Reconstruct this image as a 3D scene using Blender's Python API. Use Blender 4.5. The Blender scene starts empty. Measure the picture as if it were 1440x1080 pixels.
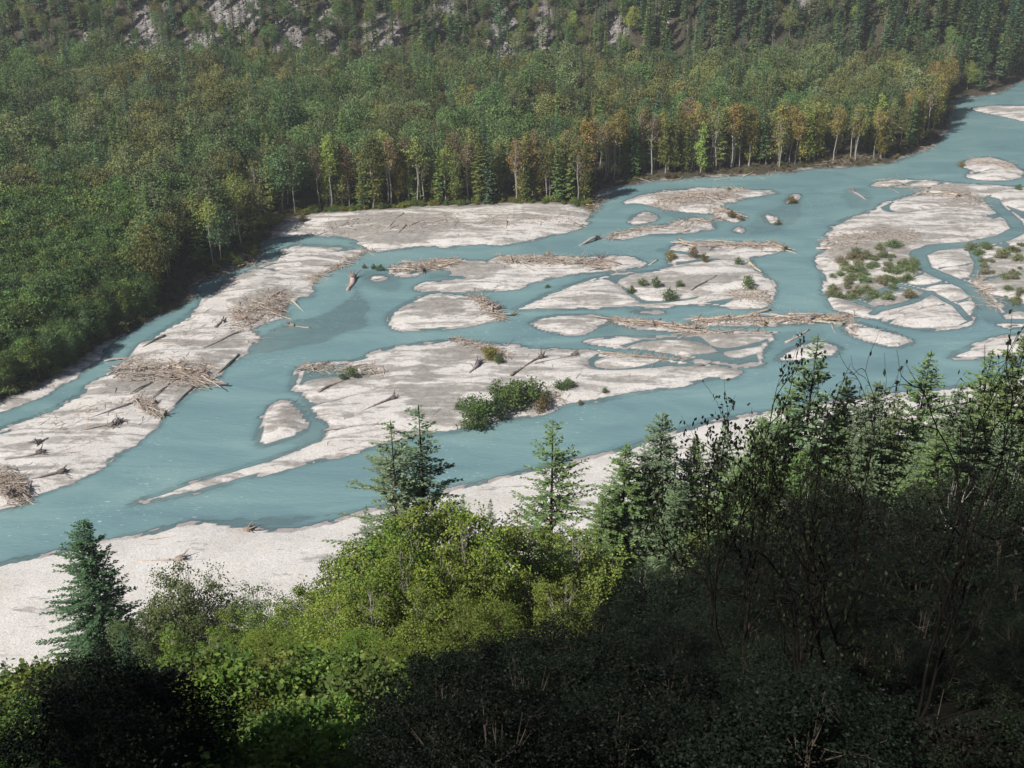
import bpy, math, random
import numpy as np
from mathutils import Vector, Matrix, Quaternion

# ------------------------------------------------------------------ camera, sky, sun, exposure
S = bpy.context.scene
COL = S.collection
rad = math.radians
CAM_H, FPX, PITCH = 137.0, 1600.0, rad(26.3)
cd = bpy.data.cameras.new('camera'); cam = bpy.data.objects.new('camera', cd); COL.objects.link(cam)
cam.location = (0, 0, CAM_H); cam.rotation_euler = (rad(90) - PITCH, 0, 0)
cd.sensor_fit = 'HORIZONTAL'; cd.sensor_width = 36; cd.lens = 36 * FPX / 1440
cd.clip_start = 0.3; cd.clip_end = 6000
S.camera = cam
SUN_EL, SUN_H = rad(43), Vector((-0.76, -0.65))
w = bpy.data.worlds.new('World'); S.world = w; w.use_nodes = True
wn = w.node_tree.nodes; wl = w.node_tree.links
sky = wn.new('ShaderNodeTexSky'); sky.sky_type = 'NISHITA'; sky.sun_disc = False
sky.sun_elevation = SUN_EL; sky.sun_rotation = math.atan2(SUN_H.x, SUN_H.y)
wl.new(sky.outputs[0], wn['Background'].inputs[0]); wn['Background'].inputs[1].default_value = 0.05
ld = bpy.data.lights.new('sun', 'SUN'); sun = bpy.data.objects.new('sun', ld); COL.objects.link(sun)
ld.energy = 5.0; ld.angle = rad(0.53); ld.color = (1.0, 0.955, 0.89)
tosun = Vector((SUN_H.x * math.cos(SUN_EL), SUN_H.y * math.cos(SUN_EL), math.sin(SUN_EL))).normalized()
sun.rotation_euler = tosun.to_track_quat('Z', 'Y').to_euler(); sun.location = tosun * 900
vs = S.view_settings; vs.view_transform = 'Standard'; vs.look = 'None'; vs.exposure = 0.36; vs.gamma = 1
vs.use_curve_mapping = False
S.render.engine = 'CYCLES'; cy = S.cycles
cy.use_denoising = True; cy.max_bounces = 6; cy.diffuse_bounces = 3; cy.glossy_bounces = 2
cy.transmission_bounces = 4; cy.transparent_max_bounces = 12; cy.volume_bounces = 0
cy.use_adaptive_sampling = True; cy.adaptive_threshold = 0.02

R = random.Random(7)
NR = np.random.default_rng(11)
SP, CP = math.sin(PITCH), math.cos(PITCH)

# ------------------------------------------------------------------ small helpers
def ray(px, py):
    u = (px - 720) / FPX; v = (540 - py) / FPX
    d = Vector((u, CP + v * SP, -SP + v * CP)); return d
def G(px, py, z=0.0):
    d = ray(px, py); t = (z - CAM_H) / d.z
    return (d.x * t, d.y * t)
def proj(x, y, z):
    dz = z - CAM_H; dep = y * CP - dz * SP; up = y * SP + dz * CP
    return 720 + FPX * x / dep, 540 - FPX * up / dep, dep
def hash2(ix, iy, s):
    n = (ix.astype(np.int64) * 374761393 + iy.astype(np.int64) * 668265263 + s * 2147483647) & 0x7fffffff
    n = ((n ^ (n >> 13)) * 1274126177) & 0x7fffffff
    n = n ^ (n >> 16)
    return (n & 0xffff) / 65535.0
def vnoise(x, y, s=0):
    x = np.asarray(x, float); y = np.asarray(y, float)
    ix, iy = np.floor(x), np.floor(y); fx, fy = x - ix, y - iy
    fx = fx * fx * (3 - 2 * fx); fy = fy * fy * (3 - 2 * fy)
    a = hash2(ix, iy, s); b = hash2(ix + 1, iy, s); c = hash2(ix, iy + 1, s); d = hash2(ix + 1, iy + 1, s)
    return (a * (1 - fx) + b * fx) * (1 - fy) + (c * (1 - fx) + d * fx) * fy
def fbm(x, y, s=0, o=4):
    t, a, n = 0.0, 0.5, 0.0
    for k in range(o):
        t = t + a * (vnoise(x * 2 ** k + 17.3 * k, y * 2 ** k - 9.1 * k, s + k) - 0.5); a *= 0.55
    return t
def chaikin(p, n=2):
    p = np.array(p, float)
    for _ in range(n):
        q = np.roll(p, -1, 0); p = np.stack([.75 * p + .25 * q, .25 * p + .75 * q], 1).reshape(-1, 2)
    return p
def chaikin_open(p, n=2):
    p = np.array(p, float)
    for _ in range(n):
        a, b = p[:-1], p[1:]; p = np.vstack([p[:1], np.stack([.75 * a + .25 * b, .25 * a + .75 * b], 1).reshape(-1, 2), p[-1:]])
    return p
def sdf(poly, X, Y, reach=30.0):
    """signed distance, positive inside; evaluated only near the polygon's box"""
    out = np.full(X.shape, -reach)
    lo, hi = poly.min(0) - reach, poly.max(0) + reach
    m = (X > lo[0]) & (X < hi[0]) & (Y > lo[1]) & (Y < hi[1])
    x, y = X[m], Y[m]
    if not len(x): return out
    d = np.full(x.shape, 1e9); ins = np.zeros(x.shape, bool)
    n = len(poly)
    for i in range(n):
        a, b = poly[i], poly[(i + 1) % n]
        e = b - a; L = e @ e + 1e-12
        t = np.clip(((x - a[0]) * e[0] + (y - a[1]) * e[1]) / L, 0, 1)
        d = np.minimum(d, (x - a[0] - t * e[0]) ** 2 + (y - a[1] - t * e[1]) ** 2)
        if a[1] != b[1]:
            c = ((a[1] > y) != (b[1] > y)) & (x < e[0] * (y - a[1]) / e[1] + a[0]); ins ^= c
    d = np.sqrt(d); out[m] = np.where(ins, d, -d)
    return np.maximum(out, -reach)
def mesh(name, V, F, mat=None, smooth=False):
    me = bpy.data.meshes.new(name)
    V = np.asarray(V, np.float32); F = np.asarray(F, np.int32)
    k = F.shape[1]
    me.vertices.add(len(V)); me.vertices.foreach_set('co', V.ravel())
    me.loops.add(F.size); me.loops.foreach_set('vertex_index', F.ravel())
    me.polygons.add(len(F)); me.polygons.foreach_set('loop_start', np.arange(0, F.size, k, dtype=np.int32))
    me.polygons.foreach_set('loop_total', np.full(len(F), k, np.int32))
    if smooth: me.polygons.foreach_set('use_smooth', np.ones(len(F), bool))
    me.update(calc_edges=True)
    for m in (mat if isinstance(mat, (list, tuple)) else [mat]):
        if m: me.materials.append(m)
    return me
def link(name, me, parent=None):
    o = bpy.data.objects.new(name, me); COL.objects.link(o)
    if parent: o.parent = parent
    return o
def tag(o, label=None, cat=None, group=None, kind=None):
    if label: o['label'] = label
    if cat: o['category'] = cat
    if group: o['group'] = group
    if kind: o['kind'] = kind
    return o

# ------------------------------------------------------------------ materials
def newmat(name):
    m = bpy.data.materials.new(name); m.use_nodes = True
    nt = m.node_tree; nt.nodes.clear()
    return m, nt, (lambda t, **k: _nn(nt, t, k)), nt.links.new
def _nn(nt, t, k):
    n = nt.nodes.new('ShaderNode' + t)
    for a, b in k.items(): setattr(n, a, b)
    return n
def ramp(n, stops):
    cr = n.color_ramp
    while len(cr.elements) < len(stops): cr.elements.new(0.5)
    for e, (p, c) in zip(cr.elements, stops):
        e.position = p; e.color = (c, c, c, 1) if isinstance(c, (int, float)) else (*c, 1)
    return n

def mat_leaf(name, spread=0.45, trans=0.25, rough=0.55):
    m, nt, N, L = newmat(name)
    at = N('Attribute', attribute_type='INSTANCER', attribute_name='tint')
    geo = N('NewGeometry')
    mr = N('MapRange'); mr.inputs[3].default_value = 1 - spread; mr.inputs[4].default_value = 1 + spread
    L(geo.outputs['Random Per Island'], mr.inputs[0])
    mx = N('VectorMath', operation='SCALE'); L(at.outputs['Color'], mx.inputs[0]); L(mr.outputs[0], mx.inputs['Scale'])
    hs = N('HueSaturation'); L(mx.outputs[0], hs.inputs['Color'])
    m2 = N('MapRange'); m2.inputs[3].default_value = 0.475; m2.inputs[4].default_value = 0.525
    mo = N('Math', operation='FRACT'); mu = N('Math', operation='MULTIPLY'); mu.inputs[1].default_value = 17.37
    L(geo.outputs['Random Per Island'], mu.inputs[0]); L(mu.outputs[0], mo.inputs[0]); L(mo.outputs[0], m2.inputs[0]); L(m2.outputs[0], hs.inputs['Hue'])
    b = N('BsdfPrincipled'); L(hs.outputs[0], b.inputs['Base Color']); b.inputs['Roughness'].default_value = rough
    b.inputs['Specular IOR Level'].default_value = 0.12
    tr = N('BsdfTranslucent'); L(hs.outputs[0], tr.inputs[0])
    ms = N('MixShader'); ms.inputs[0].default_value = trans; L(b.outputs[0], ms.inputs[1]); L(tr.outputs[0], ms.inputs[2])
    o = N('OutputMaterial'); L(ms.outputs[0], o.inputs[0]); return m
def mat_bark(name, c1, c2, scale=3.0, tint=False):
    m, nt, N, L = newmat(name)
    tc = N('TexCoord'); mp = N('Mapping'); mp.inputs['Scale'].default_value = (scale, scale, scale * 0.25); L(tc.outputs['Object'], mp.inputs[0])
    no = N('TexNoise'); no.inputs['Scale'].default_value = 2.0; no.inputs['Detail'].default_value = 5; L(mp.outputs[0], no.inputs['Vector'])
    r = ramp(N('ValToRGB'), [(0.35, c1), (0.65, c2)]); L(no.outputs[0], r.inputs[0])
    b = N('BsdfPrincipled'); b.inputs['Roughness'].default_value = 0.95; b.inputs['Specular IOR Level'].default_value = 0.03
    if tint:
        at = N('Attribute', attribute_type='INSTANCER', attribute_name='tint')
        mx = N('Mix', data_type='RGBA', blend_type='MULTIPLY'); mx.inputs[0].default_value = 1
        L(r.outputs[0], mx.inputs[6]); L(at.outputs['Color'], mx.inputs[7]); L(mx.outputs[2], b.inputs['Base Color'])
    else: L(r.outputs[0], b.inputs['Base Color'])
    bp = N('Bump'); bp.inputs['Strength'].default_value = 0.6; bp.inputs['Distance'].default_value = 0.05; L(no.outputs[0], bp.inputs['Height']); L(bp.outputs[0], b.inputs['Normal'])
    o = N('OutputMaterial'); L(b.outputs[0], o.inputs[0]); return m

def mat_ground():
    """gravel, silt, wet margins, forest soil and mountain rock, chosen by the attribute 'mask' (R silt, G soil, B rock)"""
    m, nt, N, L = newmat('river_ground')
    geo = N('NewGeometry'); at = N('Attribute', attribute_name='mask'); sep = N('SeparateColor'); L(at.outputs['Color'], sep.inputs[0])
    def noise(sc, det=4, w=None, rough=0.55):
        n = N('TexNoise'); n.inputs['Scale'].default_value = sc; n.inputs['Detail'].default_value = det; n.inputs['Roughness'].default_value = rough
        L(geo.outputs['Position'], n.inputs['Vector']); return n
    def mix(f, a, b):
        x = N('Mix', data_type='RGBA'); 
        if f is not None: L(f, x.inputs[0])
        for s, i in ((a, 6), (b, 7)):
            if isinstance(s, tuple): x.inputs[i].default_value = (*s, 1)
            else: L(s, x.inputs[i])
        return x.outputs[2]
    def rmp(src, stops):
        r = ramp(N('ValToRGB'), stops); L(src, r.inputs[0]); return r.outputs[0]
    # cobbles: Voronoi cells give each stone its own tone
    vo = N('TexVoronoi'); vo.inputs['Scale'].default_value = 3.2; vo.inputs['Randomness'].default_value = 1; L(geo.outputs['Position'], vo.inputs['Vector'])
    vo2 = N('TexVoronoi'); vo2.inputs['Scale'].default_value = 1.1; L(geo.outputs['Position'], vo2.inputs['Vector'])
    sp = N('SeparateColor'); L(vo.outputs['Color'], sp.inputs[0])
    stone = rmp(sp.outputs[0], [(0.0, (.34, .32, .30)), (0.25, (.51, .482, .458)), (0.7, (.61, .582, .558)), (1.0, (.69, .665, .64))])
    big = rmp(noise(0.09, 8, rough=0.65).outputs[0], [(0.35, (.46, .438, .415)), (0.6, (.64, .612, .588))])
    gravel = N('Mix', data_type='RGBA'); gravel.inputs[0].default_value = 0.5; L(stone, gravel.inputs[6]); L(big, gravel.inputs[7])
    warm = rmp(noise(0.35, 5).outputs[0], [(0.45, 0.0), (0.75, 0.35)])
    gcol = mix(warm, gravel.outputs[2], (.50, .47, .40))
    # flood drawn streaks of silt along the flow
    mp = N('Mapping'); mp.inputs['Rotation'].default_value = (0, 0, rad(-32)); mp.inputs['Scale'].default_value = (0.35, 1.6, 1); L(geo.outputs['Position'], mp.inputs[0])
    st = N('TexNoise'); st.inputs['Scale'].default_value = 0.16; st.inputs['Detail'].default_value = 9; st.inputs['Roughness'].default_value = 0.66; st.inputs['Distortion'].default_value = 0.6; L(mp.outputs[0], st.inputs['Vector'])
    add = N('Math', operation='ADD'); L(sep.outputs[0], add.inputs[0])
    sc = N('Math', operation='MULTIPLY_ADD'); L(st.outputs[0], sc.inputs[0]); sc.inputs[1].default_value = 3.0; sc.inputs[2].default_value = -1.5
    L(sc.outputs[0], add.inputs[1])
    fd = noise(0.55, 8, rough=0.7); fa = N('Math', operation='MULTIPLY_ADD'); L(fd.outputs[0], fa.inputs[0]); fa.inputs[1].default_value = 0.9; fa.inputs[2].default_value = -0.45
    ad2 = N('Math', operation='ADD'); L(add.outputs[0], ad2.inputs[0]); L(fa.outputs[0], ad2.inputs[1])
    siltf = rmp(ad2.outputs[0], [(0.30, 0.0), (0.40, 0.5), (0.66, 0.95)])
    siltc = rmp(noise(0.5, 7, rough=0.65).outputs[0], [(0.3, (.18, .168, .155)), (0.7, (.33, .31, .285))])
    col = mix(siltf, gcol, siltc)
    # wet margin just above and everything below the water line
    sx = N('SeparateXYZ'); L(geo.outputs['Position'], sx.inputs[0])
    wn_ = noise(0.8, 4); wz = N('Math', operation='MULTIPLY_ADD'); L(wn_.outputs[0], wz.inputs[0]); wz.inputs[1].default_value = 0.16; L(sx.outputs['Z'], wz.inputs[2])
    wet = N('MapRange'); wet.inputs[1].default_value = 0.09; wet.inputs[2].default_value = 0.20; wet.inputs[3].default_value = 1; wet.inputs[4].default_value = 0; L(wz.outputs[0], wet.inputs[0])
    wetc = rmp(noise(1.2, 5).outputs[0], [(0.3, (.25, .22, .215)), (0.7, (.36, .32, .31))])
    db = noise(1.7, 6, rough=0.75); debf = rmp(db.outputs[0], [(0.62, 0.0), (0.70, 0.75)]); col = mix(debf, col, (.16, .135, .115))
    col = mix(wet.outputs[0], col, wetc)
    # forest soil / moss
    soil = rmp(noise(0.6, 6).outputs[0], [(0.3, (.035, .030, .022)), (0.55, (.065, .055, .038)), (0.75, (.075, .085, .035))])
    col = mix(sep.outputs[1], col, soil)
    # mountain rock
    vr = N('TexVoronoi'); vr.inputs['Scale'].default_value = 0.35; L(geo.outputs['Position'], vr.inputs['Vector'])
    sr = N('SeparateColor'); L(vr.outputs['Color'], sr.inputs[0])
    rock = rmp(sr.outputs[0], [(0.0, (.10, .092, .09)), (0.5, (.19, .175, .17)), (1.0, (.29, .27, .262))])
    col = mix(sep.outputs[2], col, rock)
    b = N('BsdfPrincipled'); L(col, b.inputs['Base Color']); b.inputs['Roughness'].default_value = 0.9; b.inputs['Specular IOR Level'].default_value = 0.2
    h = N('Math', operation='MULTIPLY_ADD'); L(vo.outputs['Distance'], h.inputs[0]); h.inputs[1].default_value = -0.25
    nb = noise(2.6, 4, rough=0.6); L(nb.outputs[0], h.inputs[2])
    bp = N('Bump'); bp.inputs['Strength'].default_value = 0.5; bp.inputs['Distance'].default_value = 0.22; L(h.outputs[0], bp.inputs['Height']); L(bp.outputs[0], b.inputs['Normal'])
    o = N('OutputMaterial'); L(b.outputs[0], o.inputs[0]); return m
def mat_water():
    m, nt, N, L = newmat('glacial_water')
    geo = N('NewGeometry'); at = N('Attribute', attribute_name='murk')
    mp = N('Mapping'); mp.inputs['Rotation'].default_value = (0, 0, rad(-38)); mp.inputs['Scale'].default_value = (0.45, 1.3, 1); L(geo.outputs['Position'], mp.inputs[0])
    def noise(sc, det, vec, rough=0.5, dist=0.0):
        n = N('TexNoise'); n.inputs['Scale'].default_value = sc; n.inputs['Detail'].default_value = det; n.inputs['Roughness'].default_value = rough
        n.inputs['Distortion'].default_value = dist; L(vec, n.inputs['Vector']); return n
    n1 = noise(0.05, 7, mp.outputs[0], rough=0.62, dist=1.0)
    c = ramp(N('ValToRGB'), [(0.25, (.116, .196, .222)), (0.5, (.152, .257, .269)), (0.70, (.202, .310, .312))]); L(n1.outputs[0], c.inputs[0])
    # foam specks where the current breaks
    fo = noise(1.3, 3, mp.outputs[0], 0.6); fz = noise(0.03, 3, geo.outputs['Position'])
    fm = N('Math', operation='MULTIPLY'); r1 = ramp(N('ValToRGB'), [(0.63, 0), (0.70, 1)]); L(fo.outputs[0], r1.inputs[0])
    r2 = ramp(N('ValToRGB'), [(0.47, 0), (0.60, 0.8)]); L(fz.outputs[0], r2.inputs[0]); L(r1.outputs[0], fm.inputs[0]); L(r2.outputs[0], fm.inputs[1])
    mx = N('Mix', data_type='RGBA'); L(fm.outputs[0], mx.inputs[0]); L(c.outputs[0], mx.inputs[6]); mx.inputs[7].default_value = (.50, .58, .58, 1)
    b = N('BsdfPrincipled'); L(mx.outputs[2], b.inputs['Base Color']); b.inputs['Roughness'].default_value = 0.22; b.inputs['IOR'].default_value = 1.33
    n2 = noise(0.9, 4, mp.outputs[0], 0.6, 0.4); bp = N('Bump'); bp.inputs['Strength'].default_value = 0.6; bp.inputs['Distance'].default_value = 0.2
    L(n2.outputs[0], bp.inputs['Height']); L(bp.outputs[0], b.inputs['Normal'])
    tr = N('BsdfTransparent'); tr.inputs[0].default_value = (.82, .92, .93, 1)
    gl = N('BsdfGlossy'); gl.inputs['Roughness'].default_value = 0.2; L(bp.outputs[0], gl.inputs['Normal'])
    fr = N('Fresnel'); fr.inputs['IOR'].default_value = 1.33; L(bp.outputs[0], fr.inputs['Normal'])
    clear = N('MixShader'); L(fr.outputs[0], clear.inputs[0]); L(tr.outputs[0], clear.inputs[1]); L(gl.outputs[0], clear.inputs[2])
    ms = N('MixShader'); L(at.outputs['Fac'], ms.inputs[0]); L(clear.outputs[0], ms.inputs[1]); L(b.outputs[0], ms.inputs[2])
    o = N('OutputMaterial'); L(ms.outputs[0], o.inputs[0]); return m

M_LEAF = mat_leaf('broad_leaf', 0.40, 0.28)
M_NEEDLE = mat_leaf('conifer_needle', 0.40, 0.18)
M_LEAF_F = mat_leaf('far_leaf', 0.18, 0.28); M_NEEDLE_F = mat_leaf('far_needle', 0.22, 0.15)
M_BARK_D = mat_bark('dark_bark', (.035, .028, .022), (.09, .075, .06))
M_BARK_SHADE = mat_bark('shade_darkened_bark', (.006, .005, .005), (.014, .012, .010))  # bark taken down to near-black to imitate shade on the close shrubs
M_BARK_P = mat_bark('pale_bark', (.20, .18, .16), (.42, .39, .35))
M_WOOD = mat_bark('driftwood', (.62, .60, .58), (1.05, 1.02, 1.0), 1.5, tint=True)
M_GROUND = mat_ground(); M_WATER = mat_water()
M_SHADE_HUMUS = mat_bark('shade_darkened_humus', (.010, .009, .007), (.028, .024, .017), 1.2)  # humus colour darkened further to stand in for shade on the hillside
M_ROCK = mat_bark('talus_rock', (.14, .125, .12), (.30, .27, .265), 0.7)

# ------------------------------------------------------------------ the river: outlines on the valley floor
def gp(pts, n=2): return chaikin([G(*p) for p in pts], n)
FAR = chaikin_open([G(*p) for p in [(-420, 660), (-150, 618), (0, 578), (43, 563), (90, 540), (117, 522), (133, 507), (167, 480), (187, 467), (217, 450), (240, 441), (262, 424), (276, 413), (272, 400), (305, 387), (350, 373), (375, 358), (372, 346), (387, 333), (440, 331), (478, 333), (503, 339), (494, 344),
    (527, 354), (562, 351), (600, 345), (627, 349), (655, 344), (687, 342), (706, 347), (730, 342), (762, 335), (792, 327), (812, 322), (830, 311), (828, 306), (838, 300), (845, 285), (842, 275), (857, 266), (882, 260), (925, 254), (947, 255), (1000, 247), (1050, 247), (1117, 242), (1133, 237),
    (1193, 235), (1250, 230), (1270, 223), (1300, 213), (1323, 197), (1327, 188), (1338, 168), (1343, 150), (1337, 140), (1360, 137), (1407, 133), (1427, 118), (1460, 108), (1600, 95), (1900, 80)]], 2)
FAR = np.vstack([FAR, [(1300, 1500), (-1200, 1500), (-1200, 150)]])
NEAR = np.vstack([[(-900, -900), (900, -900), (900, 500)], chaikin_open([G(*p) for p in [(2300, 430), (1800, 470), (1440, 530), (1300, 550), (1150, 568), (1045, 585), (990, 595), (952, 607), (865, 635), (800, 650), (740, 663), (680, 678), (607, 694), (530, 714), (480, 730), (430, 744), (383, 747), (340, 738), (290, 732), (240, 740), (200, 753), (140, 763), (67, 780), (0, 792), (-200, 835), (-500, 880)]], 2), [(-900, 150)]])
BARS = [
 ('long gravel bar along the left-hand side channel, loaded with log jams', [(-160, 655), (0, 604), (36, 590), (75, 575), (111, 557), (122, 544), (139, 535), (167, 521), (178, 510), (200, 482), (233, 462), (260, 447), (282, 429), (285, 421), (310, 410), (310, 400), (332, 389), (375, 372), (387, 364), (397, 352), (412, 344), (450, 345), (497, 348), (524, 351), (512, 357), (482, 370), (462, 382), (440, 392), (435, 405), (441, 420), (420, 417), (400, 435), (402, 445), (375, 451), (350, 465), (362, 482), (352, 495), (335, 500), (307, 526), (304, 533), (291, 542), (269, 553), (249, 571), (228, 578), (222, 593), (189, 625), (139, 658), (89, 681), (44, 696), (28, 709), (0, 712), (-160, 765)]),
 ('small teardrop gravel island beside the large central bar', [(360, 631), (367, 593), (377, 573), (397, 562), (417, 567), (430, 590), (432, 603), (410, 617), (383, 623)]),
 ('large central gravel bar with the green willow thicket on its edge', [(178, 711), (208, 706), (250, 699), (333, 677), (413, 655), (480, 641), (540, 627), (603, 612), (647, 607), (693, 593), (747, 586), (773, 577), (813, 568), (855, 561), (940, 546), (1002, 532), (1030, 530), (1042, 525), (1035, 517), (1002, 512), (955, 506), (902, 501), (852, 497), (790, 492), (740, 487), (713, 485), (680, 482), (640, 477), (573, 485), (533, 492), (507, 506), (480, 510), (424, 514), (408, 537), (411, 548), (430, 554), (430, 568), (449, 590), (472, 601), (452, 608), (458, 615), (436, 624), (400, 640), (300, 668), (233, 690)]),
 ('wedge-shaped gravel island with driftwood on its narrow end', [(545, 440), (552, 466), (592, 464), (642, 461), (665, 457), (692, 450), (714, 450), (700, 444), (690, 432), (687, 420), (670, 417), (630, 412), (605, 411), (575, 425)]),
 ('ragged gravel island under the long horizontal log jam', [(548, 376), (570, 370), (620, 365), (690, 368), (700, 362), (740, 360), (800, 362), (850, 360), (890, 362), (909, 370), (895, 378), (850, 383), (800, 386), (770, 392), (735, 404), (690, 410), (640, 413), (600, 411), (579, 406), (605, 396), (660, 393), (655, 389), (620, 388), (640, 382), (600, 380), (580, 388), (555, 389)]),
 ('tiny gravel patch at the upstream foot of the log jam island', [(515, 392), (530, 386), (546, 390), (532, 396)]),
 ('broad gravel island dotted with shrubs in mid river', [(715, 437), (730, 432), (772, 412), (805, 400), (837, 390), (862, 385), (940, 380), (942, 370), (940, 355), (955, 343), (985, 342), (1040, 340), (1075, 342), (1113, 350), (1066, 358), (1053, 368), (1071, 382), (1091, 402), (1083, 420), (1083, 436), (1050, 434), (1012, 432), (990, 428), (950, 432), (875, 433), (800, 435)]),
 ('driftwood-strewn gravel island below the yellowing far bank', [(875, 286), (897, 277), (920, 270), (975, 265), (1015, 264), (1075, 267), (1101, 271), (1075, 276), (1050, 279), (1027, 284), (1010, 292), (1047, 302), (1036, 313), (1015, 307), (1000, 301), (975, 301), (960, 299), (935, 295), (907, 285)]),
 ('small rounded gravel patch beside the driftwood-strewn island', [(885, 317), (887, 305), (910, 296), (926, 306), (912, 315)]),
 ('low narrow gravel strip ending in a single long log', [(850, 336), (875, 326), (905, 320), (937, 316), (962, 307), (990, 305), (1011, 320), (985, 325), (950, 330), (900, 330), (875, 338)]),
 ('tiny islet with snagged driftwood in open water', [(1071, 305), (1082, 300), (1101, 312), (1087, 318)]),
 ('smallest pale islet in open water', [(1030, 326), (1040, 317), (1047, 328)]),
 ('grassy islet alone in the wide channel', [(1102, 283), (1121, 271), (1126, 277), (1113, 288)]),
 ('wide braided gravel plain with creeks and scrub', [(1218, 262), (1250, 253), (1293, 252), (1353, 257), (1393, 260), (1440, 263), (1640, 270), (1900, 330), (1800, 420), (1440, 463), (1407, 460), (1395, 446), (1384, 430), (1379, 418), (1375, 430), (1369, 447), (1361, 458), (1324, 464), (1284, 464), (1245, 455), (1218, 446), (1176, 439), (1165, 433), (1158, 415), (1163, 400), (1150, 376), (1151, 360), (1160, 342), (1162, 331), (1175, 312), (1229, 296), (1253, 281), (1290, 272), (1307, 265), (1287, 264), (1253, 264)]),
 ('hump of gravel with driftwood in the upper channel', [(1340, 232), (1370, 223), (1400, 220), (1427, 233), (1446, 245), (1425, 252), (1403, 256), (1355, 250), (1372, 241)]),
 ('distant pale gravel spit at the river bend', [(1361, 152), (1403, 148), (1440, 149), (1620, 150), (1620, 195), (1440, 171), (1400, 163)]),
 ('oval silt-covered island with a log at its tip', [(742, 455), (765, 445), (802, 442), (845, 444), (866, 450), (836, 462), (812, 473), (780, 468)]),
 ('thin gravel ridge carrying a line of driftwood', [(858, 447), (900, 453), (960, 459), (1003, 468), (960, 470), (900, 463), (863, 457)]),
 ('flat grey and pale gravel bar between two side channels', [(816, 481), (852, 475), (880, 472), (935, 474), (990, 467), (1027, 467), (1086, 467), (1081, 490), (1066, 502), (1076, 516), (1055, 517), (990, 508), (952, 501), (915, 495), (852, 486)]),
 ('low ridge buried under the longest raft of logs', [(972, 450), (1075, 446), (1190, 442), (1197, 450), (1100, 458), (1010, 461), (978, 458)]),
 ('pale gravel island half hidden by a conifer top', [(1088, 510), (1100, 496), (1139, 478), (1173, 484), (1185, 493), (1165, 505)]),
 ('pale gravel island beyond the bare twigs', [(1180, 465), (1195, 451), (1229, 459), (1283, 478), (1283, 484), (1258, 490), (1231, 484)]),
 ('pointed sand spit reaching in behind the conifers', [(1323, 505), (1377, 483), (1400, 475), (1440, 468), (1700, 430), (1700, 480), (1440, 502), (1380, 503)]),
 ('sliver of gravel barely above the water', [(884, 438), (910, 435), (942, 439), (910, 442)]),
]
CREEKS = [([(1394, 280), (1402, 292), (1424, 309), (1433, 323), (1413, 334), (1366, 344), (1312, 348), (1291, 357), (1296, 375), (1330, 390), (1362, 403), (1380, 420), (1392, 436), (1400, 450)], 3.0),
          ([(1366, 350), (1377, 372), (1370, 392)], 1.5), ([(1395, 452), (1440, 452), (1560, 440)], 1.6),
          ([(1262, 400), (1310, 412), (1345, 430), (1362, 450)], 1.1), ([(1165, 412), (1200, 422), (1236, 436), (1280, 425), (1310, 411)], 1.3),
          ([(1228, 441), (1240, 432)], 1.4), ([(930, 352), (965, 356), (990, 362)], 1.2)]
SHALLOW = [([(345, 505), (360, 470), (395, 447), (440, 442), (480, 420), (488, 400), (512, 400), (535, 430), (530, 455), (490, 476), (420, 494)], -0.16),
           ([(285, 733), (330, 721), (430, 716), (520, 710), (540, 716), (480, 732), (383, 752)], -0.12),
           ([(1030, 332), (1056, 296), (1100, 284), (1130, 280), (1142, 300), (1105, 330)], -0.35), ([(500, 372), (560, 388), (590, 400), (545, 420), (500, 398)], -0.3),
           ([(350, 655), (430, 610), (425, 555), (475, 600), (440, 628)], -0.28), ([(862, 448), (960, 462), (905, 476), (840, 478), (815, 472)], -0.3),
           ([(780, 475), (870, 485), (960, 505), (900, 505), (800, 492), (740, 488)], -0.5), ([(1170, 262), (1235, 262), (1240, 292), (1185, 302)], -0.4),
           ([(1030, 440), (1080, 436), (1160, 433), (1170, 440), (1080, 446), (980, 449), (940, 444)], -0.7), ([(1060, 470), (1150, 455), (1190, 470), (1080, 520), (1075, 500)], -0.5),
           ([(655, 420), (700, 405), (735, 404), (700, 430), (700, 450)], -0.7), ([(1060, 420), (1120, 405), (1110, 360), (1075, 375)], -0.8),
           ([(900, 285), (1010, 305), (1040, 318), (930, 310)], -0.25), ([(600, 380), (650, 386), (660, 393), (590, 394)], -0.2)]
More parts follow.
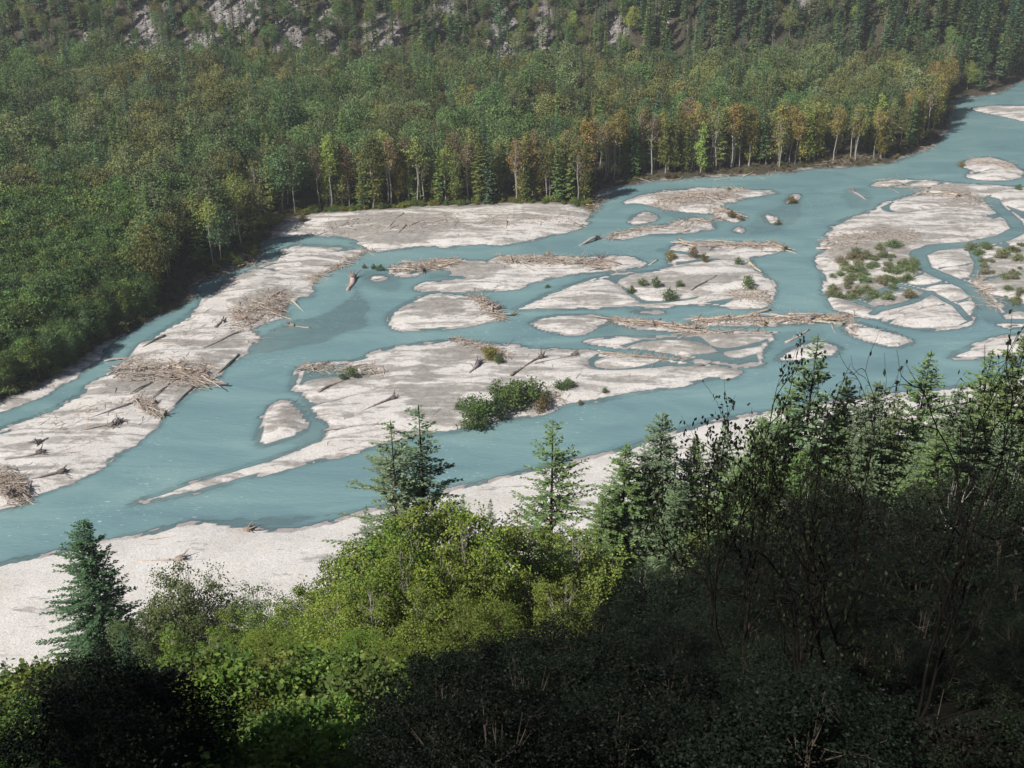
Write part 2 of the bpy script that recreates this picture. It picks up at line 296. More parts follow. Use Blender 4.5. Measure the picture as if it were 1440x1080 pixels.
SILT = [[(550, 547), (590, 520), (620, 518), (612, 545), (667, 540), (733, 533), (716, 547), (655, 560), (650, 590), (640, 603), (580, 590), (553, 567)],
        [(413, 545), (424, 517), (480, 512), (545, 520), (548, 535), (500, 540), (480, 555), (440, 556)], [(590, 500), (620, 485), (680, 489), (705, 500), (655, 511), (600, 514)],
        [(280, 508), (310, 480), (345, 463), (327, 500), (307, 528), (287, 518)], [(440, 322), (480, 306), (560, 302), (650, 308), (665, 325), (610, 341), (540, 349), (500, 338)],
        [(558, 441), (600, 420), (655, 424), (668, 441), (600, 451)], [(378, 604), (400, 570), (420, 570), (434, 604), (410, 619), (412, 600)],
        [(760, 450), (830, 443), (860, 450), (812, 470)], [(880, 478), (990, 467), (1083, 468), (1070, 476), (1000, 490), (940, 502), (900, 492)],
        [(870, 402), (900, 388), (960, 392), (1000, 385), (1050, 392), (1020, 402), (940, 415)], [(760, 425), (830, 415), (880, 422), (830, 430)],
        [(940, 360), (985, 345), (1030, 355), (1010, 375), (960, 372)], [(1165, 370), (1165, 335), (1240, 315), (1290, 335), (1280, 350), (1285, 375), (1200, 362)],
        [(1170, 425), (1250, 418), (1300, 410), (1290, 425), (1240, 440), (1180, 435)], [(1170, 400), (1290, 385), (1290, 410), (1180, 415)],
        [(900, 275), (1000, 268), (1070, 272), (1000, 292), (940, 290)], [(600, 372), (720, 366), (720, 385), (640, 400), (600, 400)],
        [(370, 350), (390, 375), (330, 400), (280, 425), (300, 395)], [(1370, 370), (1440, 345), (1500, 360), (1440, 425), (1380, 400)],
        [(220, 525), (300, 530), (260, 560), (200, 560), (140, 545)], [(1300, 258), (1380, 262), (1370, 290), (1320, 280)], [(330, 420), (420, 400), (400, 440), (340, 460)]]

def axis(segs):
    a = [segs[0][0]]
    for lo, hi, d0, d1 in segs:
        x = lo
        while x < hi - 1e-6:
            t = (x - lo) / (hi - lo); x = min(hi, x + d0 + (d1 - d0) * t); a.append(x)
    return np.array(a)
ax = axis([(-800, -320, 30, 4), (-320, -210, 4, 1.1), (-210, 330, 1.1, 1.1), (330, 420, 1.1, 4), (420, 900, 4, 30)])
ay = axis([(-190, -20, 12, 3), (-20, 130, 3, 2.2), (130, 165, 2, .8), (165, 300, .72, .8), (300, 470, .8, 1.3), (470, 760, 1.3, 3.5), (760, 930, 3.5, 8)])
X, Y = np.meshgrid(ax, ay)
wob = fbm(X * 0.13, Y * 0.13, 3, 3) * 4.2 + fbm(X * .27, Y * .27, 7, 1) * 1.8
def foot_near(x): return np.clip(186 + 0.52 * x, 140, 330)
far_s = sdf(FAR, X, Y, 400); near_s = sdf(NEAR, X, Y, 400)
far_s = np.where(np.abs(far_s) < 25, far_s + wob * .8, far_s); near_s = np.where(np.abs(near_s) < 25, near_s + wob * .4, near_s)
own = np.zeros(X.shape, int); land = np.full(X.shape, -30.0)
polys = []
for i, (lab, pts) in enumerate(BARS):
    p = gp(pts, 2); polys.append(p); s = sdf(p, X, Y, 30)
    size = math.sqrt(abs(np.sum(p[:, 0] * np.roll(p[:, 1], -1) - np.roll(p[:, 0], -1) * p[:, 1]) / 2))
    s = s + wob * min(.75, size / 55)
    up = s > land; land = np.where(up, s, land); own = np.where(up & (s > -2.2), i + 1, own)
creek = np.full(X.shape, 30.0)
for pts, wd in CREEKS:
    p = np.array([G(*q) for q in pts]); d = np.full(X.shape, 1e9)
    for a, b in zip(p[:-1], p[1:]):
        e = b - a; t = np.clip(((X - a[0]) * e[0] + (Y - a[1]) * e[1]) / (e @ e), 0, 1)
        d = np.minimum(d, np.hypot(X - a[0] - t * e[0], Y - a[1] - t * e[1]))
    creek = np.minimum(creek, d - wd - 1.0); land = np.minimum(land, d - wd - fbm(X * .3, Y * .3, 9, 2) * 1.2)
relief = fbm(X * 0.07, Y * 0.07, 21, 5)
def bank(s, top, k): return np.where(s > 0, top * (1 - np.exp(-np.maximum(s, 0) / k)), np.where(s > -.8, s * .42, np.maximum((s + .8) * .6 - .336, -2.4)))
Z = bank(land, 1.0, 4.0); Z = np.where(land > 0, Z * (1 + 0.9 * relief) , Z)
fu, fv = X * .86 + Y * .5, -X * .5 + Y * .86                             # along and across the flow
fv = fv + 9 * fbm(X * .03, Y * .03, 121, 3); rid = np.abs(vnoise(fu * .022 + 7, fv * .085, 123) - .5) * 2
chan = np.clip(1 - rid / .16, 0, 1) * np.clip((vnoise(fu * .02, fv * .03, 127) - .36) * 5, 0, 1) * (land > 1.0)
rid2 = np.abs(vnoise(fu * .05 + 3, fv * .2, 131) - .5) * 2; chan = np.maximum(chan, .7 * np.clip(1 - rid2 / .13, 0, 1) * np.clip((vnoise(fu * .03, fv * .05, 137) - .45) * 5, 0, 1) * (land > .5))
Z = np.where(land > 0, np.maximum(Z - chan * 1.15, np.minimum(Z, -.12)), Z)
Z = np.where((creek < 0) & (Z < 0), np.maximum(Z, -.30), Z)
for pts, dep in SHALLOW:
    s = sdf(gp(pts, 2), X, Y, 12); f = np.clip((s + 2.5) / 5.0 + fbm(X * .12, Y * .12, 5, 3) * 1.2, 0, 1); Z = np.where(Z < 0, Z * (1 - f) + np.maximum(Z, dep) * f, Z)
zf = bank(far_s, 2.0, 7.0) + np.where(far_s > 0, relief * 0.9 * np.clip(far_s / 8, 0, 1), 0)
foot = 672 + 26 * fbm(X * .006, Y * 0 + 3, 31, 3) + np.clip((X + 60) * -0.03, -20, 20)
mt = np.minimum(Y - foot, far_s - 6)
mslope = np.where(mt > 0, 0.74 * mt + np.minimum(mt, 30) / 30 * (10 * fbm(X * .02, Y * .02, 41, 4) + 5 * fbm(X * .07, Y * .07, 43, 3)), 0)
zf = zf + np.maximum(mslope, 0)
fn = foot_near(X)
t = np.clip((fn - Y) / fn, 0, 1)
up = np.where(Y < 0, np.clip(-Y, 0, 500) * 0.95, 0)
slope = 132.3 * t ** 1.13
rise = np.clip((slope) / 30, 0, 1)
zn = bank(near_s, 1.6, 9.0) + np.where(near_s > 0, slope + rise * (4 * fbm(X * .03, Y * .03, 51, 3) + 1.2 * fbm(X * .2, Y * .2, 53, 3)) * np.clip(np.hypot(X, Y) / 25, 0.05, 1) + up, 0)
Z = np.where(far_s > -8, np.maximum(Z, zf), Z); Z = np.where(near_s > -8, np.maximum(Z, zn), Z)
own = np.where((far_s > -2.0) & (zf >= Z - 1e-6), 100, own); own = np.where((mt > 2) & (own == 100), 101, own)
own = np.where((near_s > -2.0) & (zn >= Z - 1e-6), 200, own); own = np.where((own == 200) & (slope > 2.0), 201, own)
def hz(x, y):
    x = np.atleast_1d(np.asarray(x, float)); y = np.atleast_1d(np.asarray(y, float))
    i = np.clip(np.searchsorted(ax, x) - 1, 0, len(ax) - 2); j = np.clip(np.searchsorted(ay, y) - 1, 0, len(ay) - 2)
    u = (x - ax[i]) / (ax[i + 1] - ax[i]); v = (y - ay[j]) / (ay[j + 1] - ay[j])
    return (Z[j, i] * (1 - u) + Z[j, i + 1] * u) * (1 - v) + (Z[j + 1, i] * (1 - u) + Z[j + 1, i + 1] * u) * v
def samp(A, x, y):
    i = int(np.clip(np.searchsorted(ax, x), 0, len(ax) - 1)); j = int(np.clip(np.searchsorted(ay, y), 0, len(ay) - 1)); return A[j, i]
def hz1(x, y): return float(hz(x, y)[0])
def hit(px, py):
    d = ray(px, py); ts = np.arange(8, 1400, .5) / d.length; P = [d.x * ts, d.y * ts, CAM_H + d.z * ts]
    k = np.nonzero(P[2] < hz(P[0], P[1]))[0]
    k = k[0] if len(k) else len(ts) - 1
    return float(P[0][k]), float(P[1][k]), float(P[2][k])
# surface masks: R silt, G forest soil, B rock
silt = np.zeros(X.shape)
for pts in SILT:
    s = sdf(gp(pts, 2), X + 5 * fbm(X * .09, Y * .09, 91, 4) * 2, Y + 5 * fbm(X * .09, Y * .09, 97, 4) * 2, 10); silt = np.maximum(silt, np.clip(s / 6.0 + 0.5 , 0, .72))
silt = np.maximum(silt, chan * .75)
silt = np.maximum(silt, np.where(near_s > 0, -0.05, 0.31 + .10 * np.clip((Y - 330) / 80, 0, 1)))
soil = np.clip((far_s + 1.0) / 1.6 + fbm(X * .2, Y * .2, 61, 3) * 2.2, 0, 1) * (far_s > -3)
bar_far = sdf(gp([(378, 350), (392, 318), (440, 307), (560, 300), (700, 294), (790, 292), (835, 297), (840, 320), (700, 360), (500, 360)]), X, Y, 14)
soil *= 1 - np.clip(bar_far / 3 + .5, 0, 1)
bank_l = sdf(gp([(-60, 640), (-60, 590), (60, 548), (130, 500), (160, 478), (180, 480), (90, 560)]), X, Y, 10); soil *= 1 - np.clip(bank_l / 2 + .5, 0, 1)
soil = np.maximum(soil, np.clip((slope - 1.5) / 6 + fbm(X * .15, Y * .15, 63, 3), 0, 1) * (near_s > 0))
TALUS = [(200, 44, 30, 24), (225, 30, 20, 18), (265, 55, 24, 14), (300, 26, 36, 16), (345, 12, 30, 14), (405, 30, 34, 20), (465, 22, 28, 22), (535, 42, 38, 16), (625, 10, 22, 12), (706, 54, 32, 26), (765, 36, 16, 18), (868, 40, 22, 12), (930, 24, 16, 10), (1125, 4, 24, 10), (118, 60, 10, 8)]
rock = np.zeros(X.shape); TAL = []
for px, py, rx, ry in TALUS:
    h0 = hit(px, py + ry * .4); TAL.append((h0[0], h0[1], rx * .60 * proj(*h0)[2] / FPX, ry * .8 * proj(*h0)[2] / FPX * 2.4))
    q = TAL[-1]; rr = np.hypot((X - q[0]) / q[2], (Y - q[1]) / q[3]); rock = np.maximum(rock, np.clip((1.25 - rr + fbm(X * .08, Y * .08, 71, 3) * .9) * 4, 0, 1))
rock *= (mt > -2)
mask = np.stack([silt, soil, rock, np.ones_like(silt)], -1)
# one mesh per bar, bank and slope; faces that share an edge share its points, so no seam shows
ny, nx = X.shape
VV = np.stack([X, Y, Z], -1).reshape(-1, 3); idx = np.arange(ny * nx).reshape(ny, nx)
FQ = np.stack([idx[:-1, :-1], idx[:-1, 1:], idx[1:, 1:], idx[1:, :-1]], -1).reshape(-1, 4)
FO = np.maximum.reduce([own[:-1, :-1], own[:-1, 1:], own[1:, 1:], own[1:, :-1]]).reshape(-1)
def ground_piece(name, sel, label):
    f = FQ[sel]
    if not len(f): return
    u, inv = np.unique(f, return_inverse=True)
    me = mesh(name, VV[u], inv.reshape(-1, 4), M_GROUND, True)
    a = me.color_attributes.new('mask', 'FLOAT_COLOR', 'POINT'); a.data.foreach_set('color', mask.reshape(-1, 4)[u].astype(np.float32).ravel())
    o = link(name, me); tag(o, label, kind='structure'); return o
ground_piece('riverbed', FO == 0, 'brown cobbled bed under the turquoise river channels')
for i, (lab, _) in enumerate(BARS): ground_piece('gravel_bar', FO == i + 1, lab)
ground_piece('forest_floor', FO == 100, 'flat valley floor under the far forest with its gravelly bank')
ground_piece('mountain_slope', FO == 101, 'steep mountainside with grey rockfall above the valley forest')
ground_piece('beach', FO == 200, 'wide pale cobble beach on the near side of the river')
ground_piece('hillside', FO == 201, 'dark wooded hillside falling away to the near beach').data.materials[0] = M_SHADE_HUMUS
# water surface over everything that lies low
sel = (Z < 0.35); fs = sel[:-1, :-1] | sel[:-1, 1:] | sel[1:, 1:] | sel[1:, :-1]
f = FQ[fs.reshape(-1)]; u, inv = np.unique(f, return_inverse=True)
WV = VV[u].copy(); dep = -WV[:, 2]; WV[:, 2] = 0
me = mesh('river', WV, inv.reshape(-1, 4), M_WATER, True)
a = me.attributes.new('murk', 'FLOAT', 'POINT'); a.data.foreach_set('value', (1 - .62 * np.exp(-np.maximum(dep, 0) / 0.30)).astype(np.float32))
tag(link('river', me), 'milky turquoise glacial river braiding between gravel bars', kind='structure')

# ------------------------------------------------------------------ plant and log builders (numpy)
class MB:
    def __init__(s): s.v, s.q, s.n = [], [], 0
    def add(s, V, F):
        V = np.asarray(V, float).reshape(-1, 3); s.v.append(V); s.q.append(np.asarray(F, int) + s.n); s.n += len(V)
    def tube(s, pts, radii, k=5, cap=False):
        pts = np.asarray(pts, float); n = len(pts); radii = np.asarray(radii, float)
        tg = np.gradient(pts, axis=0); tg /= np.linalg.norm(tg, axis=1)[:, None] + 1e-9
        ref = np.array([0, 0, 1.]) if abs(tg[0][2]) < .8 else np.array([1., 0, 0])
        a = np.cross(tg, ref); a /= np.linalg.norm(a, axis=1)[:, None] + 1e-9; b = np.cross(tg, a)
        th = np.arange(k) * 2 * math.pi / k
        V = pts[:, None] + radii[:, None, None] * (np.cos(th)[None, :, None] * a[:, None] + np.sin(th)[None, :, None] * b[:, None])
        i = np.arange(n - 1)[:, None] * k; j = np.arange(k)[None]; j2 = (j + 1) % k
        F = np.stack([i + j, i + j2, i + k + j2, i + k + j], -1).reshape(-1, 4)
        V = V.reshape(-1, 3)
        if cap:
            m = len(V); V = np.vstack([V, pts[0], pts[-1]]); e = (n - 1) * k; jj = np.arange(k)
            F = np.vstack([F, np.stack([jj, np.full(k, m), np.full(k, m), (jj + 1) % k], -1)[:0]])
            F = np.vstack([F, [[0, k - 1, k - 2, k - 3]] if k < 6 else [[0, 7, 6, 5], [0, 5, 4, 3], [0, 3, 2, 1]], np.array([[0, 1, 2, 3]] if k < 6 else [[0, 1, 2, 3], [0, 3, 4, 5], [0, 5, 6, 7]]) + e]); V = V[:m]
        s.add(V, F)
    def cards(s, P, D, W, L, Wd):
        """diamond cards: base P, direction D, side vector W, lengths L, widths Wd"""
        P, D, W = (np.asarray(a, float) for a in (P, D, W)); L = np.asarray(L, float)[:, None]; Wd = np.asarray(Wd, float)[:, None]
        mid = P + D * L * .48
        V = np.stack([P, mid + W * Wd * .5, P + D * L, mid - W * Wd * .5], 1).reshape(-1, 3)
        F = np.arange(len(P) * 4).reshape(-1, 4); s.add(V, F)
    def arrays(s): return np.vstack(s.v), np.vstack(s.q)
def unit(a): return a / (np.linalg.norm(a, axis=-1, keepdims=True) + 1e-9)

def make_conifer(rg, H, Rr, cb=.12, step=.5, nb=6, tw=9, card=(.55, .2), droop=.25, shape=.85, sparse=0.0, trunk_r=None, per=2):
    T, C = MB(), MB()
    n = 8; zz = np.linspace(0, H, n); lean = rg.normal(0, .006, 2)
    tp = np.stack([lean[0] * zz + .02 * np.sin(zz * .4), lean[1] * zz, zz], 1); tr = trunk_r or H * .013
    T.tube(tp, tr * (1 - .95 * zz / H), 6)
    z = H * cb; P, D, W, Ls, Ws = [], [], [], [], []
    gap = rg.uniform(0, 6.28)
    while z < H - .1:
        f = (z - H * cb) / (H * (1 - cb)); Lm = Rr * (1 - f) ** shape * (0.72 + .28 * min(1, f * 6)) + .12
        m = max(3, int(nb * (1 - .35 * f)))
        for k in range(m):
            if rg.random() < sparse: continue
            az = rg.uniform(0, 6.283); Lb = Lm * rg.uniform(.55, 1.12) * (1 + .15 * math.cos(az - gap))
            dr = np.array([math.cos(az), math.sin(az), 0]); z0 = z + rg.uniform(-.3, .3) * step
            upk = .35 * f + .02; s = np.linspace(0, 1, 4)
            bp = np.array([lean[0] * z0, lean[1] * z0, z0]) + dr * (s * Lb)[:, None] + np.array([0, 0, 1]) * (Lb * (upk * s - droop * (1 - f * .7) * s ** 2 + .10 * s ** 4))[:, None]
            if Lb > .8: T.tube(bp, np.linspace(max(.012, Lb * .012), .006, 4), 3)
            nt = max(3, int(tw * Lb / Rr * 1.3))
            for q in range(nt):
                sq = .12 + .88 * (q + rg.random()) / nt
                base = np.array([np.interp(sq, s, bp[:, c]) for c in range(3)])
                for e in range(per):
                    sd = (1 if (e + q) % 2 else -1) * rg.uniform(.35, 1.15); ca, sa = math.cos(sd), math.sin(sd)
                    d = np.array([dr[0] * ca - dr[1] * sa, dr[0] * sa + dr[1] * ca, rg.uniform(-.38, .12) + .3 * f])
                    d /= np.linalg.norm(d); wv = np.cross(d, [0, 0, 1]) + np.array([0, 0, rg.uniform(-.7, .7)]); wv /= np.linalg.norm(wv)
                    ll = card[0] * rg.uniform(.6, 1.25) * (1.15 - .5 * sq) * (1 - .35 * f) * (1 if Lb > 1 else .7)
                    P.append(base); D.append(d); W.append(wv); Ls.append(ll); Ws.append(card[1] * rg.uniform(.7, 1.3))
        z += step * (1 - .35 * f) * rg.uniform(.8, 1.2)
    P.append(tp[-1] - [0, 0, .5]); D.append([0, 0, 1]); W.append([1, 0, 0]); Ls.append(.9); Ws.append(.14)
    C.cards(P, D, W, Ls, Ws); return T, C

def make_broad(rg, H, Rr, cb=.3, nl=10, leaves=5000, size=.3, trunk_r=None, flat=.8, gaps=.0, stems=1, shell=.55, twigs=0, col=False, lobe=1.0):
    T, C = MB(), MB(); tr = trunk_r or H * .012
    cz0, cz1 = H * cb, H; lob = []
    tops = []
    for st in range(stems):
        off = rg.normal(0, .05 * H, 2) * (1 if stems > 1 else .5); zz = np.linspace(0, H * .88, 7)
        tp = np.stack([off[0] * (zz / H) ** 1.3 + .012 * H * np.sin(zz * .35 + st), off[1] * (zz / H) ** 1.3 + .012 * H * np.cos(zz * .3 + st), zz], 1)
        T.tube(tp, tr * (1 if stems == 1 else .7) * (1 - .9 * zz / H), 6); tops.append((tp, zz))
    for k in range(nl):
        f = (k + .5) / nl; tp, zz = tops[k % stems]
        zc = cz0 + (cz1 - cz0) * (f * .86 + .04); prof = math.sin(math.pi * min(1, .22 + .72 * f)) ** .8 if not col else 1.0 - .55 * f
        az = k * 2.399 + rg.uniform(-.5, .5); ro = Rr * prof * rg.uniform(.35 if lobe < 1 else .45, .95 if lobe < 1 else .72) * (0.25 if k >= nl - 2 else 1)
        base = np.array([np.interp(zc * .8, zz, tp[:, c]) for c in range(3)])
        c = np.array([base[0] + math.cos(az) * ro, base[1] + math.sin(az) * ro, zc])
        lr = (Rr * prof * rg.uniform(.36, .66) + .08 * Rr) * lobe; lob.append((c, lr, lr * flat * rg.uniform(.8, 1.25)))
        s = np.linspace(0, 1, 4)[:, None]; mid = base * (1 - s) + c * s + np.array([0, 0, -.06 * H]) * (s * (1 - s))
        T.tube(mid, np.linspace(tr * .42, tr * .1, 4), 4)
        for q in range(twigs):
            d = unit(rg.normal(0, 1, 3) + [0, 0, .4]); s2 = np.linspace(0, 1, 3)[:, None]
            T.tube(c + d * s2 * lr * rg.uniform(.6, 1.0) + [0, 0, -.1 * lr], np.linspace(tr * .12, tr * .03, 3), 3)
    wt = np.array([l[1] ** 2 for l in lob]); wt /= wt.sum(); pick = rg.choice(len(lob), leaves, p=wt)
    cs = np.array([l[0] for l in lob])[pick]; r1 = np.array([l[1] for l in lob])[pick]; r2 = np.array([l[2] for l in lob])[pick]
    d = unit(rg.normal(0, 1, (leaves, 3))); rr = shell + (1.06 - shell) * rg.random(leaves) ** .7; rr *= 1 + .16 * rg.normal(0, 1, leaves)
    P = cs + d * np.stack([r1 * rr, r1 * rr, r2 * rr], 1)
    # leaf clumps: gather leaves into small twig clusters so the outline is uneven
    k = max(20, leaves // 14); cen = P[rg.choice(leaves, k)]; own_ = rg.integers(0, k, leaves); P = np.where((rg.random(leaves) < .62)[:, None], cen[own_] + rg.normal(0, size * 1.15, (leaves, 3)) * [1, 1, .7], P)
    out_ = d
    if gaps:
        g = vnoise(P[:, 0] * 1.3 / Rr * 2 + 50, (P[:, 2] + P[:, 1]) * 1.3 / Rr * 2 + 50, 5); out_ = d[g > gaps]; P = P[g > gaps]
    n = len(P); nd = unit(rg.normal(0, .75, (n, 3)) + out_ + [0, 0, .35]); sd = unit(np.cross(nd, unit(rg.normal(0, 1, (n, 3)))))
    C.cards(P, sd, np.cross(nd, sd), size * rg.uniform(.65, 1.35, n), size * .8 * rg.uniform(.65, 1.3, n)); return T, C

class Kind:
    """a tree shape: trunk and crown meshes shared by all of its copies, plus a joined one for the far forest"""
    def __init__(s, name, T, C, leafmat, barkmat, H):
        tv, tf = T.arrays(); cv, cf = C.arrays(); s.H = float(np.sort(cv[:, 2])[-max(4, len(cv) // 400)]); s.name = name
        s.trunk = mesh(name + '_trunk', tv, tf, barkmat, True); s.crown = mesh(name + '_crown', cv, cf, leafmat)
        j = mesh(name + '_joined', np.vstack([tv, cv]), np.vstack([tf, cf + len(tv)]), [barkmat, leafmat])
        j.polygons.foreach_set('material_index', np.r_[np.zeros(len(tf), np.int32), np.ones(len(cf), np.int32)]); s.joined = j
def plant(kind, name, loc, h, tint, label, cat, group=None, rz=None, sx=1.0, tilt=0.0):
    r = bpy.data.objects.new(name, None); COL.objects.link(r); r.empty_display_size = .5
    k = h / kind.H; r.location = loc; r.rotation_euler = (tilt, 0, R.uniform(0, 6.28) if rz is None else rz); r.scale = (k * sx, k * sx, k)
    tag(r, label, cat, group)
    link('trunk', kind.trunk, r); c = link('crown', kind.crown, r); c['tint'] = [float(v) for v in tint]
    return r
def jit(c, a=.15, rg=R):
    k = rg.uniform(1 - a, 1 + a); return tuple(max(0.002, v * k * rg.uniform(.93, 1.07)) for v in c)

rg = np.random.default_rng
FAR_C = [Kind('far_conifer', *make_conifer(rg(100 + i), 26, [3.4, 2.9, 3.9, 2.5][i], [.1, .16, .06, .2][i], 1.1, 6, 5, (1.5, .58), .30, .8), M_NEEDLE_F, M_BARK_D, 26) for i in range(4)]
FAR_B = [Kind('far_broadleaf', *make_broad(rg(200 + i), 22, [6.2, 5.6, 6.8, 5.8, 5.0][i], [.30, .36, .25, .40, .3][i], 14, [3000, 2700, 3300, 2500, 2300][i], .62, None, .85, .0 if i % 2 else .22), M_LEAF_F, M_BARK_P, 22) for i in range(5)]
TALL_B = [Kind('tall_broadleaf', *make_broad(rg(230 + i), 26, [3.3, 2.8, 3.6][i], [.5, .42, .56][i], 11, [1500, 1500, 1200][i], .55, .28, 1.1, [.0, .2, .3][i], twigs=2), M_LEAF_F, M_BARK_P, 26) for i in range(3)]
THIN_B = [Kind('thin_broadleaf', *make_broad(rg(250 + i), 24, 3.2, .45, 9, 230, .7, .30, 1.1, .3, twigs=7), M_LEAF_F, M_BARK_P, 24) for i in range(2)]
SHRUB = [Kind('shrub', *make_broad(rg(270 + i), 4, 1.9, .06, 9, 900, .34, .07, .9, .0, 3, .4), M_LEAF, M_BARK_D, 4) for i in range(3)]
COLB = [Kind('columnar_broadleaf', *make_broad(rg(290 + i), 24, 2.6, .12, 16, 2000, .58, .3, 1.2, .1, col=True), M_LEAF_F, M_BARK_P, 24) for i in range(2)]

# ------------------------------------------------------------------ the far forest
GREY_GREEN, MID_GREEN, OLIVE, BROWN, YELLOW, DARK, BLUE_G, YG = (.148, .182, .080), (.122, .192, .068), (.195, .205, .072), (.20, .158, .09), (.29, .225, .072), (.082, .145, .066), (.085, .16, .095), (.23, .285, .072)
pts = []
gs = 7.7
for gx in np.arange(-470, 560, gs):
    for gy in np.arange(180, 860, gs):
        pts.append((gx + R.uniform(-.48, .48) * gs, gy + R.uniform(-.48, .48) * gs))
for _ in range(2600):                                                   # a tighter row along the bank
    q = G(R.uniform(390, 1345), R.uniform(128, 300)); pts.append(q)
for _ in range(1500):                                                   # close thicket on the low corner
    q = G(R.uniform(-80, 225), R.uniform(330, 560)); pts.append(q)
P = np.array(pts); extra = (np.arange(len(P)) >= len(P) - 4100) & (np.arange(len(P)) < len(P) - 1500); thick = np.arange(len(P)) >= len(P) - 1500
ii = np.clip(np.searchsorted(ax, P[:, 0]), 0, len(ax) - 1); jj = np.clip(np.searchsorted(ay, P[:, 1]), 0, len(ay) - 1)
fs_, mt_, rk_, sl_, bf_ = far_s[jj, ii], mt[jj, ii], rock[jj, ii], soil[jj, ii], bar_far[jj, ii]
zz = hz(P[:, 0], P[:, 1]); dep = P[:, 1] * CP - (zz - CAM_H) * SP; pxs = 720 + FPX * P[:, 0] / dep; pys = 540 - FPX * (P[:, 1] * SP + (zz - CAM_H) * CP) / dep
ok = (fs_ > 4.5) & (pxs > -220) & (pxs < 1660) & (mt_ < 190) & ((rk_ < .5) | (NR.random(len(P)) < .5)) & (bf_ < -1.0) & (bank_l[jj, ii] < -1)
ok &= ~thick | (fs_ < 75)
ok &= ~extra | ((fs_ > 4.5) & (fs_ < 14) | (bf_ > -9)) & (NR.random(len(P)) < .8)
cl = fbm(P[:, 0] * .012, P[:, 1] * .012, 81, 3); cl2 = fbm(P[:, 0] * .03, P[:, 1] * .03, 83, 3); cl3 = fbm(P[:, 0] * .05, P[:, 1] * .05, 85, 2)
trees = []
for i in np.nonzero(ok)[0]:
    x, y, z, px, py, f, m = P[i, 0], P[i, 1], zz[i], pxs[i], pys[i], fs_[i], mt_[i]
    r = R.random(); front = f < 15 or (bf_[i] > -14)
    if px < 215 and f < 75 and py > 330:                                  # young alder thicket on the low corner
        h = 10 + min(11, f * .16) + R.uniform(-3, 4); kind = 'B'; k = FAR_B[R.randrange(5)]; tint = jit(R.choice([(.115, .18, .06), (.115, .195, .06), (.085, .14, .06), (.165, .215, .06)]), .36); sp = 'young'
        if front: h *= .8
    elif m > 0 or (px > 1330 and py < 140):                              # mountainside
        if r < (.62 if px < 900 else .8):
            kind, k, h, sp = 'C', FAR_C[R.randrange(4)], R.uniform(19, 34) + (5 if px > 1250 else 0), 'slope'; tint = jit(R.choice([DARK, BLUE_G, (.10, .165, .065), (.14, .19, .065)]), .38)
        elif r < .97: kind, k, h, sp = 'B', FAR_B[R.randrange(5)], R.uniform(9, 18), 'slope'; tint = jit(R.choice([MID_GREEN, YG, OLIVE, (.14, .22, .075)]), .36)
        else: kind, k, h, sp = 'B', THIN_B[0], R.uniform(15, 22), 'slope'; tint = jit(BROWN, .3)
    elif front:
        y_ = px > 760 + R.uniform(-60, 60)
        if r < (.30 if px < 820 else .12): kind, k, h, sp = 'C', FAR_C[R.randrange(4)], R.uniform(21, 31), 'front'; tint = jit(R.choice([(.11, .185, .06), DARK, (.155, .205, .058)]), .36)
        elif r < .45: kind, k, h, sp = 'B', COLB[R.randrange(2)], R.uniform(19, 28), 'front'; tint = jit(R.choice([YG, OLIVE, (.23, .23, .055)]), .36)
        elif r < .88: kind, k, h, sp = 'B', TALL_B[R.randrange(3)], R.uniform(22, 30) - (3 if px > 1050 else 0), 'front'; tint = jit(R.choice([YELLOW, OLIVE, (.26, .235, .06), (.22, .165, .06)] if y_ else [OLIVE, GREY_GREEN, YG, BROWN]), .36)
        else: kind, k, h, sp = 'B', THIN_B[R.randrange(2)], R.uniform(20, 27), 'front'; tint = jit(BROWN, .3)
        if px < 400 and R.random() < .5: kind, k, tint = 'B', FAR_B[R.randrange(5)], jit(R.choice([MID_GREEN, OLIVE, DARK]), .36); h *= .9
    else:
        pc = .20 + .8 * max(0, cl[i]) + (.22 if y > 560 and px > 650 else 0)
        if r < pc: kind, k, h, sp = 'C', FAR_C[R.randrange(4)], R.uniform(17, 29), 'floor'; tint = jit(R.choice([(.115, .19, .062), DARK, BLUE_G, (.16, .21, .062)]), .36)
        else:
            kind, k, h, sp = 'B', FAR_B[R.randrange(5)], R.uniform(14, 25) * (1 + cl2[i] * .8), 'floor'
            v = cl3[i] + R.uniform(-.12, .12); tint = jit(BROWN if v > .31 else OLIVE if v > .10 else GREY_GREEN if v > -.06 else MID_GREEN if v > -.2 else (.105, .16, .065), .36)
    tint = tuple(v * 1.06 for v in tint); trees.append([kind, k, x, y, z, h, tint, px, py, f, sp])
print('forest trees', len(trees))
